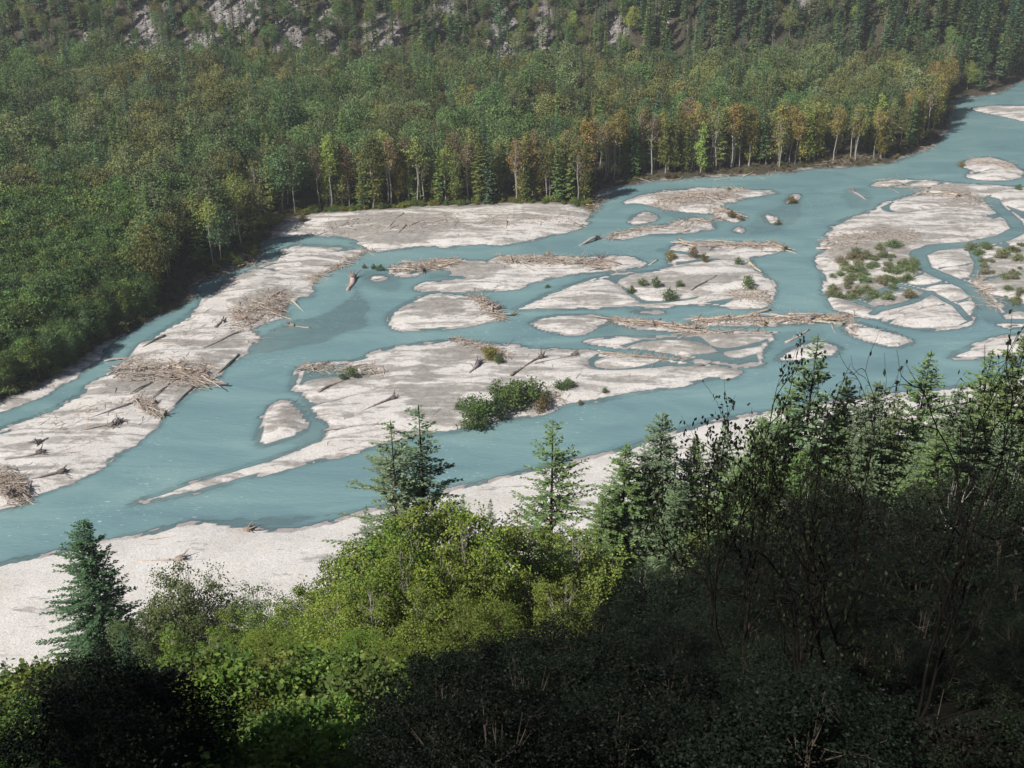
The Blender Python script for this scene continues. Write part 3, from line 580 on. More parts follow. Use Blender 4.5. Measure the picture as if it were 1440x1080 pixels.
# the largest in view become single trees, the rest one mass
def rank(t):
    s = t[5] / proj(t[2], t[3], t[4])[2]; vis = 1.0 if t[9] < 9 else .62 if t[9] < 16 else .42 if t[9] < 26 else .3
    if t[10] == 'slope': vis = .28
    return -s * vis * (1 if -10 < t[7] < 1450 and t[8] < 560 else 0)
pickd = set()
for kd, n in (('C', 215), ('B', 300)):
    c = sorted([i for i, t in enumerate(trees) if t[0] == kd], key=lambda i: rank(trees[i])); pickd |= set(c[:n])
TONE = lambda t: ('yellow' if t[0] > .25 and t[0] > t[1] else 'brownish' if t[0] > t[1] else 'olive' if t[0] > .8 * t[1] else 'dark green' if t[1] < .16 else 'yellow-green' if t[1] > .26 else 'green')
def place(px, py):
    for lim, s in ((90, 'at the low corner by the side channel mouth'), (215, 'above the side channel bank'), (385, 'on the point where the side channel narrows'), (560, 'behind the grey flat beyond the log jams'), (720, 'behind the leafy shrub fringe of the grey flat'), (850, 'beside the bend where the bank turns to deep water'), (960, 'over the bank facing the driftwood-strewn island'), (1080, 'over the bank facing the grassy islet'), (1200, 'in the pale-trunked row on the far bank'), (1340, 'near the point where the river bends away')):
        if px < lim: return s
    return 'at the foot of the mountain past the bend'
def ordinal(n):
    o = 'first second third fourth fifth sixth seventh eighth ninth tenth eleventh twelfth thirteenth fourteenth fifteenth sixteenth seventeenth eighteenth nineteenth twentieth'.split()
    return o[n] if n < 20 else str(n + 1) + ('th' if n % 10 > 2 or 10 <= n % 100 <= 12 else ('st', 'nd', 'rd')[n % 10])
sel = {}
for i in pickd:
    t = trees[i]; word = 'conifer' if t[0] == 'C' else 'sapling tree' if t[10] == 'young' else 'broadleaf'
    sz = 'tall' if t[5] > (20 if t[0] == 'B' else 22) else 'short' if t[5] < (13 if t[0] == 'B' else 18) else 'mid-sized'
    sel.setdefault((sz + ' ' + TONE(t[6]) + ' ' + word, place(t[7], t[8])), []).append(i)
for (a, b), l in sel.items():
    l.sort(key=lambda i: trees[i][7])
    for q, i in enumerate(l):
        t = trees[i]
        lab = a + ' ' + b if len(l) == 1 else f'{ordinal(q)} from the left of the {a}s {b}'
        if len(lab.split()) > 16: lab = ' '.join(lab.replace('from the left of the ', 'leftmost ').split()[:16])
        plant(t[1], 'conifer_tree' if t[0] == 'C' else 'broadleaf_tree', (t[2], t[3], t[4] - .25), t[5], t[6], lab, 'conifer' if t[0] == 'C' else 'tree', 'conifers of the far forest edge' if t[0] == 'C' else 'broadleaf trees of the far forest edge', sx=R.uniform(.85, 1.15), tilt=R.gauss(0, .03))

def scatter_object(name, kinds, items, label):
    """points with scale, turn, shape index and tint; a node group puts a joined tree on each"""
    col = bpy.data.collections.new(name + '_shapes'); names = []
    for i, k in enumerate(kinds):
        o = bpy.data.objects.new('%s_%02d' % (name, i), k.joined); col.objects.link(o)
    me = bpy.data.meshes.new(name); me.from_pydata([it[0] for it in items], [], [])
    def attr(n, ty, vals, key='value'):
        a = me.attributes.new(n, ty, 'POINT'); a.data.foreach_set(key, np.asarray(vals, np.int32 if ty == 'INT' else np.float32).ravel())
    attr('shape', 'INT', [kinds.index(it[1]) for it in items]); attr('turn', 'FLOAT', [it[3] for it in items])
    attr('size', 'FLOAT_VECTOR', [it[2] for it in items], 'vector'); attr('tint', 'FLOAT_COLOR', [(*it[4], 1) for it in items], 'color')
    o = link(name, me); tag(o, label, kind='stuff')
    ng = bpy.data.node_groups.new(name, 'GeometryNodeTree')
    ng.interface.new_socket('Geometry', in_out='INPUT', socket_type='NodeSocketGeometry'); ng.interface.new_socket('Geometry', in_out='OUTPUT', socket_type='NodeSocketGeometry')
    n = ng.nodes; l = ng.links.new; gi, go = n.new('NodeGroupInput'), n.new('NodeGroupOutput')
    ci = n.new('GeometryNodeCollectionInfo'); ci.inputs['Collection'].default_value = col; ci.inputs['Separate Children'].default_value = True; ci.inputs['Reset Children'].default_value = True
    ip = n.new('GeometryNodeInstanceOnPoints'); ip.inputs['Pick Instance'].default_value = True
    def na(nm, ty): a = n.new('GeometryNodeInputNamedAttribute'); a.data_type = ty; a.inputs['Name'].default_value = nm; return a.outputs['Attribute']
    cx = n.new('ShaderNodeCombineXYZ'); l(na('turn', 'FLOAT'), cx.inputs['Z'])
    l(gi.outputs[0], ip.inputs['Points']); l(ci.outputs[0], ip.inputs['Instance']); l(na('shape', 'INT'), ip.inputs['Instance Index'])
    l(cx.outputs[0], ip.inputs['Rotation']); l(na('size', 'FLOAT_VECTOR'), ip.inputs['Scale']); l(ip.outputs[0], go.inputs[0])
    md = o.modifiers.new('scatter', 'NODES'); md.node_group = ng; return o
items = []
for i, t in enumerate(trees):
    if i in pickd: continue
    k = t[5] / t[1].H; s = R.uniform(.85, 1.15); items.append(((t[2], t[3], t[4] - .25), t[1], (k * s, k * s, k), R.uniform(0, 6.28), t[6]))
scatter_object('forest', FAR_C + FAR_B + TALL_B + THIN_B + COLB, items, 'dense mixed forest filling the valley floor and mountainside')
# low growth along the far bank and under the trees
items = []
ux, uy = NR.uniform(-300, 380, 110000), NR.uniform(230, 620, 110000)
ui = np.clip(np.searchsorted(ax, ux), 0, len(ax) - 1); uj = np.clip(np.searchsorted(ay, uy), 0, len(ay) - 1)
uf, ub, ul = far_s[uj, ui], bar_far[uj, ui], bank_l[uj, ui]
for i in np.nonzero((uf > 1.2) & (ub < -.3) & (ul < -.3) & ((uf < 16) | (ub > -9)))[0]:
    x, y, f = ux[i], uy[i], uf[i]
    px, py, _ = proj(x, y, 2)
    if not -60 < px < 1500: continue
    if px > 830 and R.random() < .5: continue
    if R.random() < .45: continue
    z = hz1(x, y); h = R.uniform(.9, 2.4) * (1.7 if px < 215 else .75 if px > 830 else 1); tint = jit(R.choice([(.20, .24, .04), (.14, .19, .04), (.22, .20, .04), MID_GREEN]) if 300 < px < 830 else R.choice([MID_GREEN, (.07, .10, .04), OLIVE]) if px < 300 else R.choice([BROWN, OLIVE, (.09, .06, .03)]), .25)
    items.append(((x, y, z - .1), SHRUB[R.randrange(3)], (h / 4 * 1.3, h / 4 * 1.3, h / 4), R.uniform(0, 6.28), tint))
scatter_object('undergrowth', SHRUB, items, 'low yellow-green undergrowth along the edge of the far forest')

# ------------------------------------------------------------------ rockfall on the mountainside
mb = MB(); cube = np.array([[-1, -1, -1], [1, -1, -1], [1, 1, -1], [-1, 1, -1], [-1, -1, 1], [1, -1, 1], [1, 1, 1], [-1, 1, 1]], float) * .6
cf = np.array([[0, 3, 2, 1], [4, 5, 6, 7], [0, 1, 5, 4], [1, 2, 6, 5], [2, 3, 7, 6], [3, 0, 4, 7]])
for q in TAL:
    for _ in range(int(60 + 2.2 * q[2] * q[3] * .25)):
        a, r = R.uniform(0, 6.28), math.sqrt(R.random()) * 1.15; x, y = q[0] + math.cos(a) * r * q[2], q[1] + math.sin(a) * r * q[3]
        if samp(mt, x, y) < -4: continue
        s = R.uniform(.35, 1.0) * (2.2 if R.random() < .12 else 1); v = cube * s * NR.uniform(.55, 1.35, (8, 3)); m = np.array(Quaternion(NR.normal(0, 1, 4).tolist()).normalized().to_matrix()); mb.add(v @ m.T + [x, y, hz1(x, y) + .1 * s], cf)
tag(link('rubble', mesh('rubble', *mb.arrays(), M_ROCK)), 'grey broken rock of the rockfall between mountainside trees', kind='stuff')

# ------------------------------------------------------------------ driftwood
LOGS = []
for i in range(8):
    g = rg(400 + i); m_ = MB(); s = np.linspace(0, 1, 7); L0 = 10
    m_.tube(np.stack([s * L0, .55 * np.sin(s * 3 + i) * g.uniform(.1, 1.2), .16 * np.sin(s * 5 + i)], 1), .30 * (1 - .55 * s) * g.uniform(.92, 1.08, 7), 8, True)
    for k in range(g.integers(0, 5)):
        x0 = g.uniform(2.5, 8.5); d = unit(np.array([.6, *g.normal(0, 1, 2)])); st = np.linspace(0, 1, 3)[:, None]
        m_.tube(np.array([x0, 0, 0]) + d * st * g.uniform(.5, 1.5), [.09, .06, .03], 4)
    LOGS.append(mesh('log_shape', *m_.arrays(), M_WOOD, True))
ROOTS = []
for i in range(3):
    g = rg(440 + i); m_ = MB(); st = np.linspace(0, 1, 4)[:, None]
    m_.tube([[.4, 0, 0], [0, 0, 0], [-.4, 0, 0], [-.5, 0, 0]], [.32, .42, .5, .1], 8)
    for k in range(13):
        a = k * 2.4 + g.uniform(-.3, .3); d = np.array([-g.uniform(.1, .7), math.cos(a), math.sin(a)]); ln = g.uniform(.6, 1.25)
        m_.tube(np.array([-.2, 0, 0]) + d * st * ln + np.array([-.25, 0, .1]) * st ** 2, np.linspace(.17, .03, 4), 5)
    ROOTS.append(mesh('root_shape', *m_.arrays(), M_WOOD, True))
WOODC = [(.54, .47, .41), (.46, .41, .37), (.50, .41, .34), (.40, .36, .33), (.58, .52, .47), (.40, .31, .25)]
GREYC = [(.30, .28, .27), (.24, .22, .21), (.36, .33, .31)]
def log_xform(a, b, r, lift):
    """thick end at a, thin end at b (ground points); r metres"""
    za, zb = max(hz1(*a), -.25), max(hz1(*b), -.25); A = Vector((a[0], a[1], za + r * .75 + lift[0])); B = Vector((b[0], b[1], zb + r * .5 + lift[1]))
    d = B - A; L_ = d.length; q = d.to_track_quat('X', 'Z') @ Quaternion((1, 0, 0), R.uniform(0, 6.28))
    return A, q, (L_ / 10, r / .30, r / .30), L_
def put_log(a, b, r, tint, label, group, lift=(0, 0), root=False):
    A, q, sc, L_ = log_xform(a, b, r, lift)
    me = LOGS[R.randrange(8)]
    o = link('driftwood_log', me); o.location = A; o.rotation_mode = 'QUATERNION'; o.rotation_quaternion = q; o.scale = sc; o['tint'] = list(tint)
    tag(o, label, 'log', group)
    if root:
        w_ = link('root_wad', ROOTS[R.randrange(3)], o); k = max(1.0, .55 / r * 1.2); w_.scale = (sc[1] / sc[0] * k * .8, k * .8, k * .8); w_['tint'] = [v * .6 for v in tint]
    return o
# single logs that can be picked out: thick end, thin end (photo points turned into places on the bars), radius, dark?, roots?, where
SOLO = [((86, 669), (44, 678), .34, 1, 1, 'lying alone on the long bar above the corner jam'), ((56, 643), (8, 653), .26, 1, 1, 'lying flat across the lower long bar'), ((156, 604), (111, 611), .22, 1, 1, 'on open gravel of the long bar with roots towards the water'),
 ((185, 572), (128, 592), .32, 1, 0, 'slanting below the great jam on the long bar'), ((215, 542), (183, 558), .34, 1, 0, 'first of three parallel logs under the great jam'), ((239, 544), (214, 564), .30, 1, 0, 'second of three parallel logs under the great jam'), ((272, 546), (246, 569), .30, 1, 0, 'third of three parallel logs under the great jam'),
 ((337, 500), (305, 526), .36, 1, 0, 'at the water edge just upstream of the great jam'), ((233, 475), (200, 489), .42, 1, 0, 'resting alone on the smooth upper part of the long bar'), ((284, 492), (340, 469), .40, 1, 0, 'thick and dark, pointing at the tangled jam'), ((305, 465), (315, 452), .45, 1, 0, 'short and black beside the tangled jam'),
 ((409, 423), (428, 438), .35, 0, 0, 'stranded half in water off the tangled jam'), ((411, 458), (437, 461), .32, 0, 1, 'stranded on the shoal off the tangled jam'), ((378, 424), (404, 409), .40, 0, 0, 'leaning along the upper edge of the tangled jam'), ((347, 747), (210, 762), .22, 0, 1, 'long and slender on the near cobble beach by the waterline'),
 ((253, 794), (193, 795), .2, 0, 1, 'shorter of the two rooted logs on the near cobble beach'), ((40, 699), (46, 680), .32, 1, 0, 'standing out at the edge of the corner jam'), ((552, 565), (484, 591), .34, 1, 1, 'with roots on the pale middle of the central bar'), ((719, 533), (744, 514), .40, 1, 0, 'dark, sloping up behind the willow thicket'),
 ((760, 507), (742, 516), .34, 1, 1, 'continuing the dark log behind the willow thicket'), ((807, 502), (752, 516), .30, 1, 1, 'long and thin on the upper central bar'), ((990, 514), (960, 519), .22, 1, 0, 'on the far pointed end of the central bar'), ((672, 518), (661, 530), .5, 1, 1, 'stumpy with upright roots on the central bar'),
 ((448, 554), (483, 540), .34, 1, 0, 'on grey silt at the blunt end of the central bar'), ((533, 602), (455, 606), .25, 1, 0, 'in the shallow trough across the central bar'), ((496, 393), (491, 409), 1.0, 0, 1, 'fat stump grounded alone in mid channel'), ((840, 337), (807, 347), .62, 0, 1, 'thickest log, jutting from the narrow strip into the channel'),
 ((1052, 369), (1071, 384), .50, 0, 0, 'along the upper edge of the shrubby island'), ((927, 367), (909, 372), .38, 0, 0, 'pointing off the tip of the log jam island'), ((972, 412), (1007, 392), .36, 1, 0, 'crossing the middle of the shrubby island'), ((1032, 469), (1086, 467), .5, 0, 0, 'straight along the edge of the flat grey bar'),
 ((980, 448), (954, 449), .36, 0, 1, 'floating free at the head of the long raft'), ((1105, 482), (1139, 464), .42, 0, 0, 'slanting down towards the half hidden island'), ((1168, 456), (1176, 468), .4, 0, 0, 'short, at the downstream end of the long raft'), ((1344, 280), (1325, 273), .45, 0, 1, 'in the braided plain near its upper edge'),
 ((1200, 270), (1221, 283), .42, 0, 1, 'grounded in dark water off the braided plain'), ((1148, 349), (1170, 353), .40, 0, 0, 'sticking into the main channel from the braided plain'), ((217, 411), (246, 394), .36, 0, 0, 'lower of two logs leaning out from the thicket'), ((216, 406), (231, 391), .32, 0, 0, 'upper of two logs leaning out from the thicket'),
 ((56, 628), (70, 622), .25, 1, 1, 'small bent stub on the long bar'), ((167, 600), (160, 608), .25, 1, 1, 'curled root piece on the long bar'), ((1003, 302), (1020, 310), .4, 0, 0, 'at the lower corner of the driftwood-strewn island')]
nlog = 0
for a, b, r, dark, root, wh in SOLO:
    tint = jit(R.choice(GREYC if dark else WOODC), .12); put_log(G(*a), G(*b), r, tint, ('dark grey ' if dark else 'bleached ') + 'driftwood log ' + wh, 'driftwood logs', (0, 0), bool(root)); nlog += 1
# jams: centre line in the photo, half width, count, direction, spread, length range, where
JAMS = [((165, 522), (300, 535), 15, 64, (1, .10), 26, (5, 15), 'great jam across the long bar', 1.3), ((192, 565), (222, 586), 6, 13, (1, .75), 25, (5, 10), 'little jam below the great jam', .8), ((330, 452), (402, 428), 18, 52, (1, .1), 70, (4, 11), 'tangled jam on the upper long bar', 1.5),
 ((0, 682), (36, 700), 13, 36, (1, .3), 75, (4, 9), 'corner jam at the end of the long bar', 2.0), ((436, 398), (524, 352), 6, 34, (1, -.4), 45, (4, 10), 'chain of driftwood along the top of the long bar', .6), ((556, 380), (640, 370), 6, 38, (1, -.05), 45, (6, 13), 'upper end of the log jam island', 1.0), ((700, 367), (862, 373), 7, 56, (1, .1), 40, (6, 14), 'lower end of the log jam island', 1.0),
 ((664, 416), (708, 450), 6, 30, (1, .4), 55, (4, 10), 'narrow end of the wedge-shaped island', .9), ((915, 288), (1045, 272), 10, 54, (1, .1), 45, (5, 12), 'crest of the driftwood-strewn island', .8), ((1000, 296), (1040, 305), 5, 14, (1, .3), 40, (5, 10), 'lower side of the driftwood-strewn island', .7), ((840, 336), (930, 320), 3.5, 20, (1, -.2), 25, (6, 12), 'narrow strip behind the thickest log', .6),
 ((945, 318), (1008, 310), 5, 14, (1, -.1), 35, (5, 11), 'end of the narrow gravel strip', .5), ((955, 344), (1108, 348), 4.5, 40, (1, .12), 35, (6, 14), 'top edge of the shrubby island', .8), ((1030, 415), (1085, 420), 9, 14, (1, .6), 45, (4, 9), 'blunt end of the shrubby island', .4), ((858, 450), (985, 464), 4, 34, (1, .12), 25, (6, 14), 'thin ridge of driftwood', .7),
 ((978, 453), (1195, 448), 5, 60, (1, -.03), 22, (8, 17), 'longest raft of logs', .9), ((960, 468), (1084, 468), 2.5, 14, (1, 0), 15, (7, 14), 'rim of the flat grey bar', .3), ((425, 516), (540, 524), 7, 22, (1, .1), 45, (4, 10), 'blunt end of the central bar', .4), ((640, 478), (720, 505), 6, 18, (1, .4), 50, (4, 9), 'upper edge of the central bar', .6),
 ((855, 499), (962, 506), 2.5, 12, (1, .1), 15, (5, 11), 'far edge of the central bar', .3), ((1232, 258), (1385, 285), 10, 38, (1, .15), 40, (5, 12), 'upper part of the braided plain', .5), ((1160, 340), (1290, 335), 10, 36, (1, .15), 45, (4, 9), 'riverward edge of the braided plain', .5), ((1360, 226), (1425, 236), 5, 14, (1, .2), 40, (5, 11), 'hump in the upper channel', .5),
 ((440, 325), (820, 315), 12, 44, (1, -.05), 50, (4, 10), 'grey flat below the forest', .2), ((270, 395), (385, 362), 7, 20, (1, -.4), 50, (4, 9), 'bank of the side channel', .5), ((828, 300), (860, 272), 8, 14, (1, -.5), 50, (4, 9), 'bank where the forest meets deep water', .6), ((900, 258), (1110, 244), 3, 18, (1, -.05), 30, (5, 10), 'foot of the far bank', .4),
 ((1372, 385), (1398, 435), 6, 16, (.5, 1), 50, (4, 9), 'creek edge in the braided plain', .4), ((60, 600), (200, 570), 20, 10, (1, -.2), 40, (3, 7), 'open gravel of the long bar', 0), ((740, 555), (790, 565), 10, 12, (1, .1), 60, (3, 6), 'edge of the willow thicket', .4), ((1150, 236), (1320, 205), 4, 18, (1, -.1), 40, (4, 9), 'waterline below the pale trunks', .3), ((1200, 445), (1200, 470), 9, 8, (.6, 1), 40, (4, 8), 'gravel beside the downstream end of the raft', .3)]
allj = []
for a, b, hw, n, dr, spd, lr, wh, pile in JAMS:
    for q in range(n):
        s = R.random(); px = a[0] + (b[0] - a[0]) * s; py = a[1] + (b[1] - a[1]) * s + R.gauss(0, .5) * hw
        c = Vector(G(px, py)); e = Vector(G(px + dr[0] * 20, py + dr[1] * 20)) - c; an = math.atan2(e.y, e.x) + rad(R.gauss(0, spd)) + (math.pi if R.random() < .5 else 0)
        L_ = R.uniform(*lr) * .78; d = Vector((math.cos(an), math.sin(an))) * L_ / 2; r = L_ * R.uniform(.015, .024) * (1.6 if R.random() < .25 else 1)
        l0 = R.random() ** 1.5 * pile; allj.append((L_ * (1 + r) / proj(c.x, c.y, 0)[2], tuple(c - d), tuple(c + d), r, wh, (l0, max(0, l0 + R.gauss(0, .3) * pile)), px))
allj.sort(key=lambda t: -t[0])
big = allj[:300 - nlog]; rest = allj[300 - nlog:]
byj = {}
for t in big: byj.setdefault(t[4], []).append(t)
for wh, l in byj.items():
    l.sort(key=lambda t: -t[0])
    for q, t in enumerate(l):
        tint = jit(R.choice(GREYC if 'braided' in wh or 'grey flat' in wh or 'blunt end of the central' in wh else WOODC if R.random() < .85 else GREYC), .15)
        lab = ('longest bleached log' if q == 0 else f'{ordinal(q)} longest bleached log') + ' on the ' + wh
        put_log(t[1], t[2], t[3], tint, lab.replace('bleached ', '') if len(lab.split()) > 16 else lab, 'driftwood logs', t[5], R.random() < .10)
mb = MB(); lv = []
for me in LOGS[:4]:
    v = np.empty(len(me.vertices) * 3, np.float32); me.vertices.foreach_get('co', v); f_ = np.array([list(p.vertices) for p in me.polygons]); lv.append((v.reshape(-1, 3), f_))
for t in rest:
    A, q, sc, L_ = log_xform(t[1], t[2], t[3], t[5]); v, f_ = lv[R.randrange(4)]; mb.add((v * sc) @ np.array(q.to_matrix()).T + np.array(A), f_)
for a, b, hw, n, dr, spd, lr, wh, pile in JAMS:
    for q in range(int(n * 16)):
        s = R.random(); px = a[0] + (b[0] - a[0]) * s + R.gauss(0, 6); py = a[1] + (b[1] - a[1]) * s + R.gauss(0, .6) * hw; c = Vector(G(px, py))
        z = hz1(*c)
        if z < -.35: continue
        L_ = R.uniform(.8, 3.6); d = Vector((R.gauss(0, 1), R.gauss(0, 1), R.gauss(0, .22))).normalized() * L_; p0 = Vector((c.x, c.y, max(z, -.05) + .05 + R.random() ** 2 * pile)); r = R.uniform(.04, .11)
        mb.tube([p0, p0 + d * .5 + Vector((0, 0, R.uniform(-.1, .1))), p0 + d], [r, r * .8, r * .4], 3)
bx_, by_ = NR.uniform(-120, 300, 26000), NR.uniform(200, 560, 26000)
for x, y in zip(bx_, by_):
    ow = samp(own, x, y)
    if not 0 < ow < 100 or hz1(x, y) < .05 or (y < 300 and R.random() < .72): continue
    if vnoise(x * .06, y * .06, 77) < .52: continue
    L_ = R.uniform(.7, 3.0) * (2 if R.random() < .12 else 1); an = R.gauss(.5, .7); d = Vector((math.cos(an), math.sin(an), R.uniform(-.04, .08))) * L_; p0 = Vector((x, y, hz1(x, y) + .06)); r = R.uniform(.04, .10)
    mb.tube([p0, p0 + d * .5 + Vector((0, 0, R.uniform(-.03, .1))), p0 + d], [r, r * .8, r * .4], 3)
o = link('driftwood_litter', mesh('driftwood_litter', *mb.arrays(), M_WOOD)); o['tint'] = [.50, .43, .37]; tag(o, 'loose sticks and small logs littering the jams and bars', kind='stuff')

# ------------------------------------------------------------------ shrubs on the bars
def put_shrub(px, py, hp, tint, label, group='shrubs on the gravel bars', sx=1.0):
    c = G(px, py, .6); h = hp * proj(c[0], c[1], 1)[2] / FPX; z = hz1(*c)
    plant(SHRUB[R.randrange(3)], 'shrub', (c[0], c[1], max(z, -.1) - .08), h, tint, label, 'shrub', group, sx=sx)
WIL = [(664, 604, 42, 'lowest willow of the thicket, hanging over the water'), (678, 592, 46, 'second willow from the downstream end of the thicket'), (696, 588, 44, 'darkest willow in the middle of the thicket'), (712, 579, 44, 'willow in the upstream half of the thicket'), (730, 573, 44, 'second willow from the upstream end of the thicket'), (747, 569, 44, 'tallest willow at the upstream end of the thicket'), (661, 585, 34, 'pale willow behind the downstream end of the thicket'), (700, 566, 36, 'willow on the landward side of the thicket'), (722, 562, 34, 'landward willow near the upstream end of the thicket'), (645, 580, 14, 'little yellow-green bush beside the thicket')]
for px, py, h, lab in WIL: put_shrub(px, py - 3, h * .86, jit((.095, .155, .045) if 'dark' not in lab else (.055, .10, .042), .2), lab, 'willows of the thicket on the central bar', 1.05)
for px, py, h, lab in [(762, 575, 26, 'thin brownish bush at the upstream end of the thicket'), (786, 549, 15, 'left one of two low bushes beyond the thicket'), (799, 547, 16, 'right one of two low bushes beyond the thicket'), (851, 551, 10, 'small round bush alone on the bare central bar'), (816, 566, 9, 'dry bush at the waterline past the thicket'), (494, 531, 18, 'green bush among driftwood at the blunt end of the central bar'), (482, 534, 11, 'low tuft beside the bush at the blunt end of the central bar'), (690, 506, 22, 'spindly yellow-green bush at the upper edge of the central bar'), (702, 512, 12, 'low scrub below the spindly bush on the central bar'),
 (941, 420, 20, 'dark round bush at the near side of the shrubby island'), (922, 404, 16, 'green bush in the middle of the shrubby island'), (888, 410, 14, 'pale bush towards the tapered end of the shrubby island'), (904, 402, 12, 'low bush between the pale and the green bush on the shrubby island'), (955, 404, 10, 'grassy tuft on the shrubby island'), (1052, 405, 20, 'feathery bush at the blunt end of the shrubby island'), (1038, 372, 12, 'bush by the upper edge of the shrubby island'), (975, 360, 16, 'grey dead bush on the upper shrubby island'), (990, 368, 14, 'second grey dead bush on the upper shrubby island'), (943, 362, 14, 'yellowish sprig at the corner of the shrubby island'), (770, 402, 6, 'tiny tuft on the silt of the shrubby island'),
 (535, 378, 10, 'dark low bush awash at the head of the log jam island'), (512, 375, 8, 'smaller dark bush awash at the head of the log jam island'), (525, 376, 9, 'middle dark bush awash at the head of the log jam island'), (1113, 284, 12, 'tawny tuft covering the grassy islet'), (1028, 305, 12, 'tawny tuft on the lower side of the driftwood-strewn island'), (1042, 308, 8, 'smaller tawny tuft at the corner of the driftwood-strewn island'), (1094, 314, 9, 'brown tuft on the tiny islet'), (1025, 268, 6, 'green tuft on the crest of the driftwood-strewn island'), (1352, 232, 8, 'yellow tuft at the head of the upper hump'), (427, 314, 12, 'orange-yellow bush on the grey flat by the forest'), (1432, 268, 9, 'bright bush at the top of the braided plain')]:
    put_shrub(px, py, h, jit((.16, .135, .06) if any(k in lab for k in ('tawny', 'brown', 'dry', 'grey')) else (.22, .18, .05) if 'yellow' in lab else (.10, .15, .05), .15), lab, sx=1.25 if 'tuft' in lab or 'low' in lab else 1.0)
k = 0
for (x0, y0, x1, y1, n, wh) in [(1180, 358, 1290, 384, 34, 'upper scrub patch of the braided plain'), (1168, 386, 1282, 420, 40, 'lower scrub patch of the braided plain'), (1235, 345, 1262, 352, 4, 'silt above the scrub patch of the braided plain'), (1365, 345, 1440, 368, 14, 'scrub patch beyond the creek bend'), (1378, 372, 1440, 395, 10, 'scrub patch below the creek bend'), (1405, 405, 1440, 428, 8, 'lowest scrub patch by the creek')]:
    sp = sorted((R.uniform(x0, x1), R.uniform(y0, y1)) for _ in range(n))
    for q, (px, py) in enumerate(sp):
        put_shrub(px, py, R.uniform(4, 11), jit(R.choice([(.19, .235, .11), (.21, .235, .12), (.23, .22, .125), (.16, .22, .09)]), .2), f'{ordinal(q)} bush from the left in the {wh}', sx=R.uniform(1.5, 2.6))

# ------------------------------------------------------------------ near hillside trees
NEAR_C = [Kind('near_conifer', *make_conifer(rg(500 + i), 25, [6.8, 7.0, 5.8, 6.6][i], [.04, .08, .06, .04][i], [.42, .50, .48, .45][i], [9, 8, 8, 9][i], [30, 26, 25, 29][i], (.66, .17), [.30, .26, .34, .36][i], [.68, .70, .78, .70][i], [.0, .26, .12, .03][i], None, 2), M_NEEDLE, M_BARK_D, 25) for i in range(4)]
NEAR_B = [Kind('near_broadleaf', *make_broad(rg(540 + i), 16, [3.8, 4.4, 3.4, 4.0][i], [.14, .18, .12, .2][i], [30, 34, 28, 26][i], [16000, 18000, 14000, 9000][i], .23, .13, 1.15, [.30, .34, .28, .40][i], [3, 4, 3, 4][i], .35, 3, lobe=.62), M_LEAF, M_BARK_P, 16) for i in range(4)]
NEAR_S = [Kind('close_broadleaf', *make_broad(rg(560 + i), 9, 3.0, .05, 24, 24000, .105, .06, 1.0, [.2, .3][i], 4, .35, 4, lobe=.7), M_LEAF, M_BARK_D, 9) for i in range(2)]
def top_at(px, py, dist):
    """a tree at that distance up the valley whose top shows at that point: its base on the slope and its height"""
    d = ray(px, py); t = dist / d.y; x, z = d.x * t, CAM_H + d.z * t; g = hz1(x, dist)
    return (x, dist, g - .2), max(1.6, z - g + .2)
FIR, HEM, PALE = (.078, .145, .075), (.15, .225, .085), (.165, .225, .13)
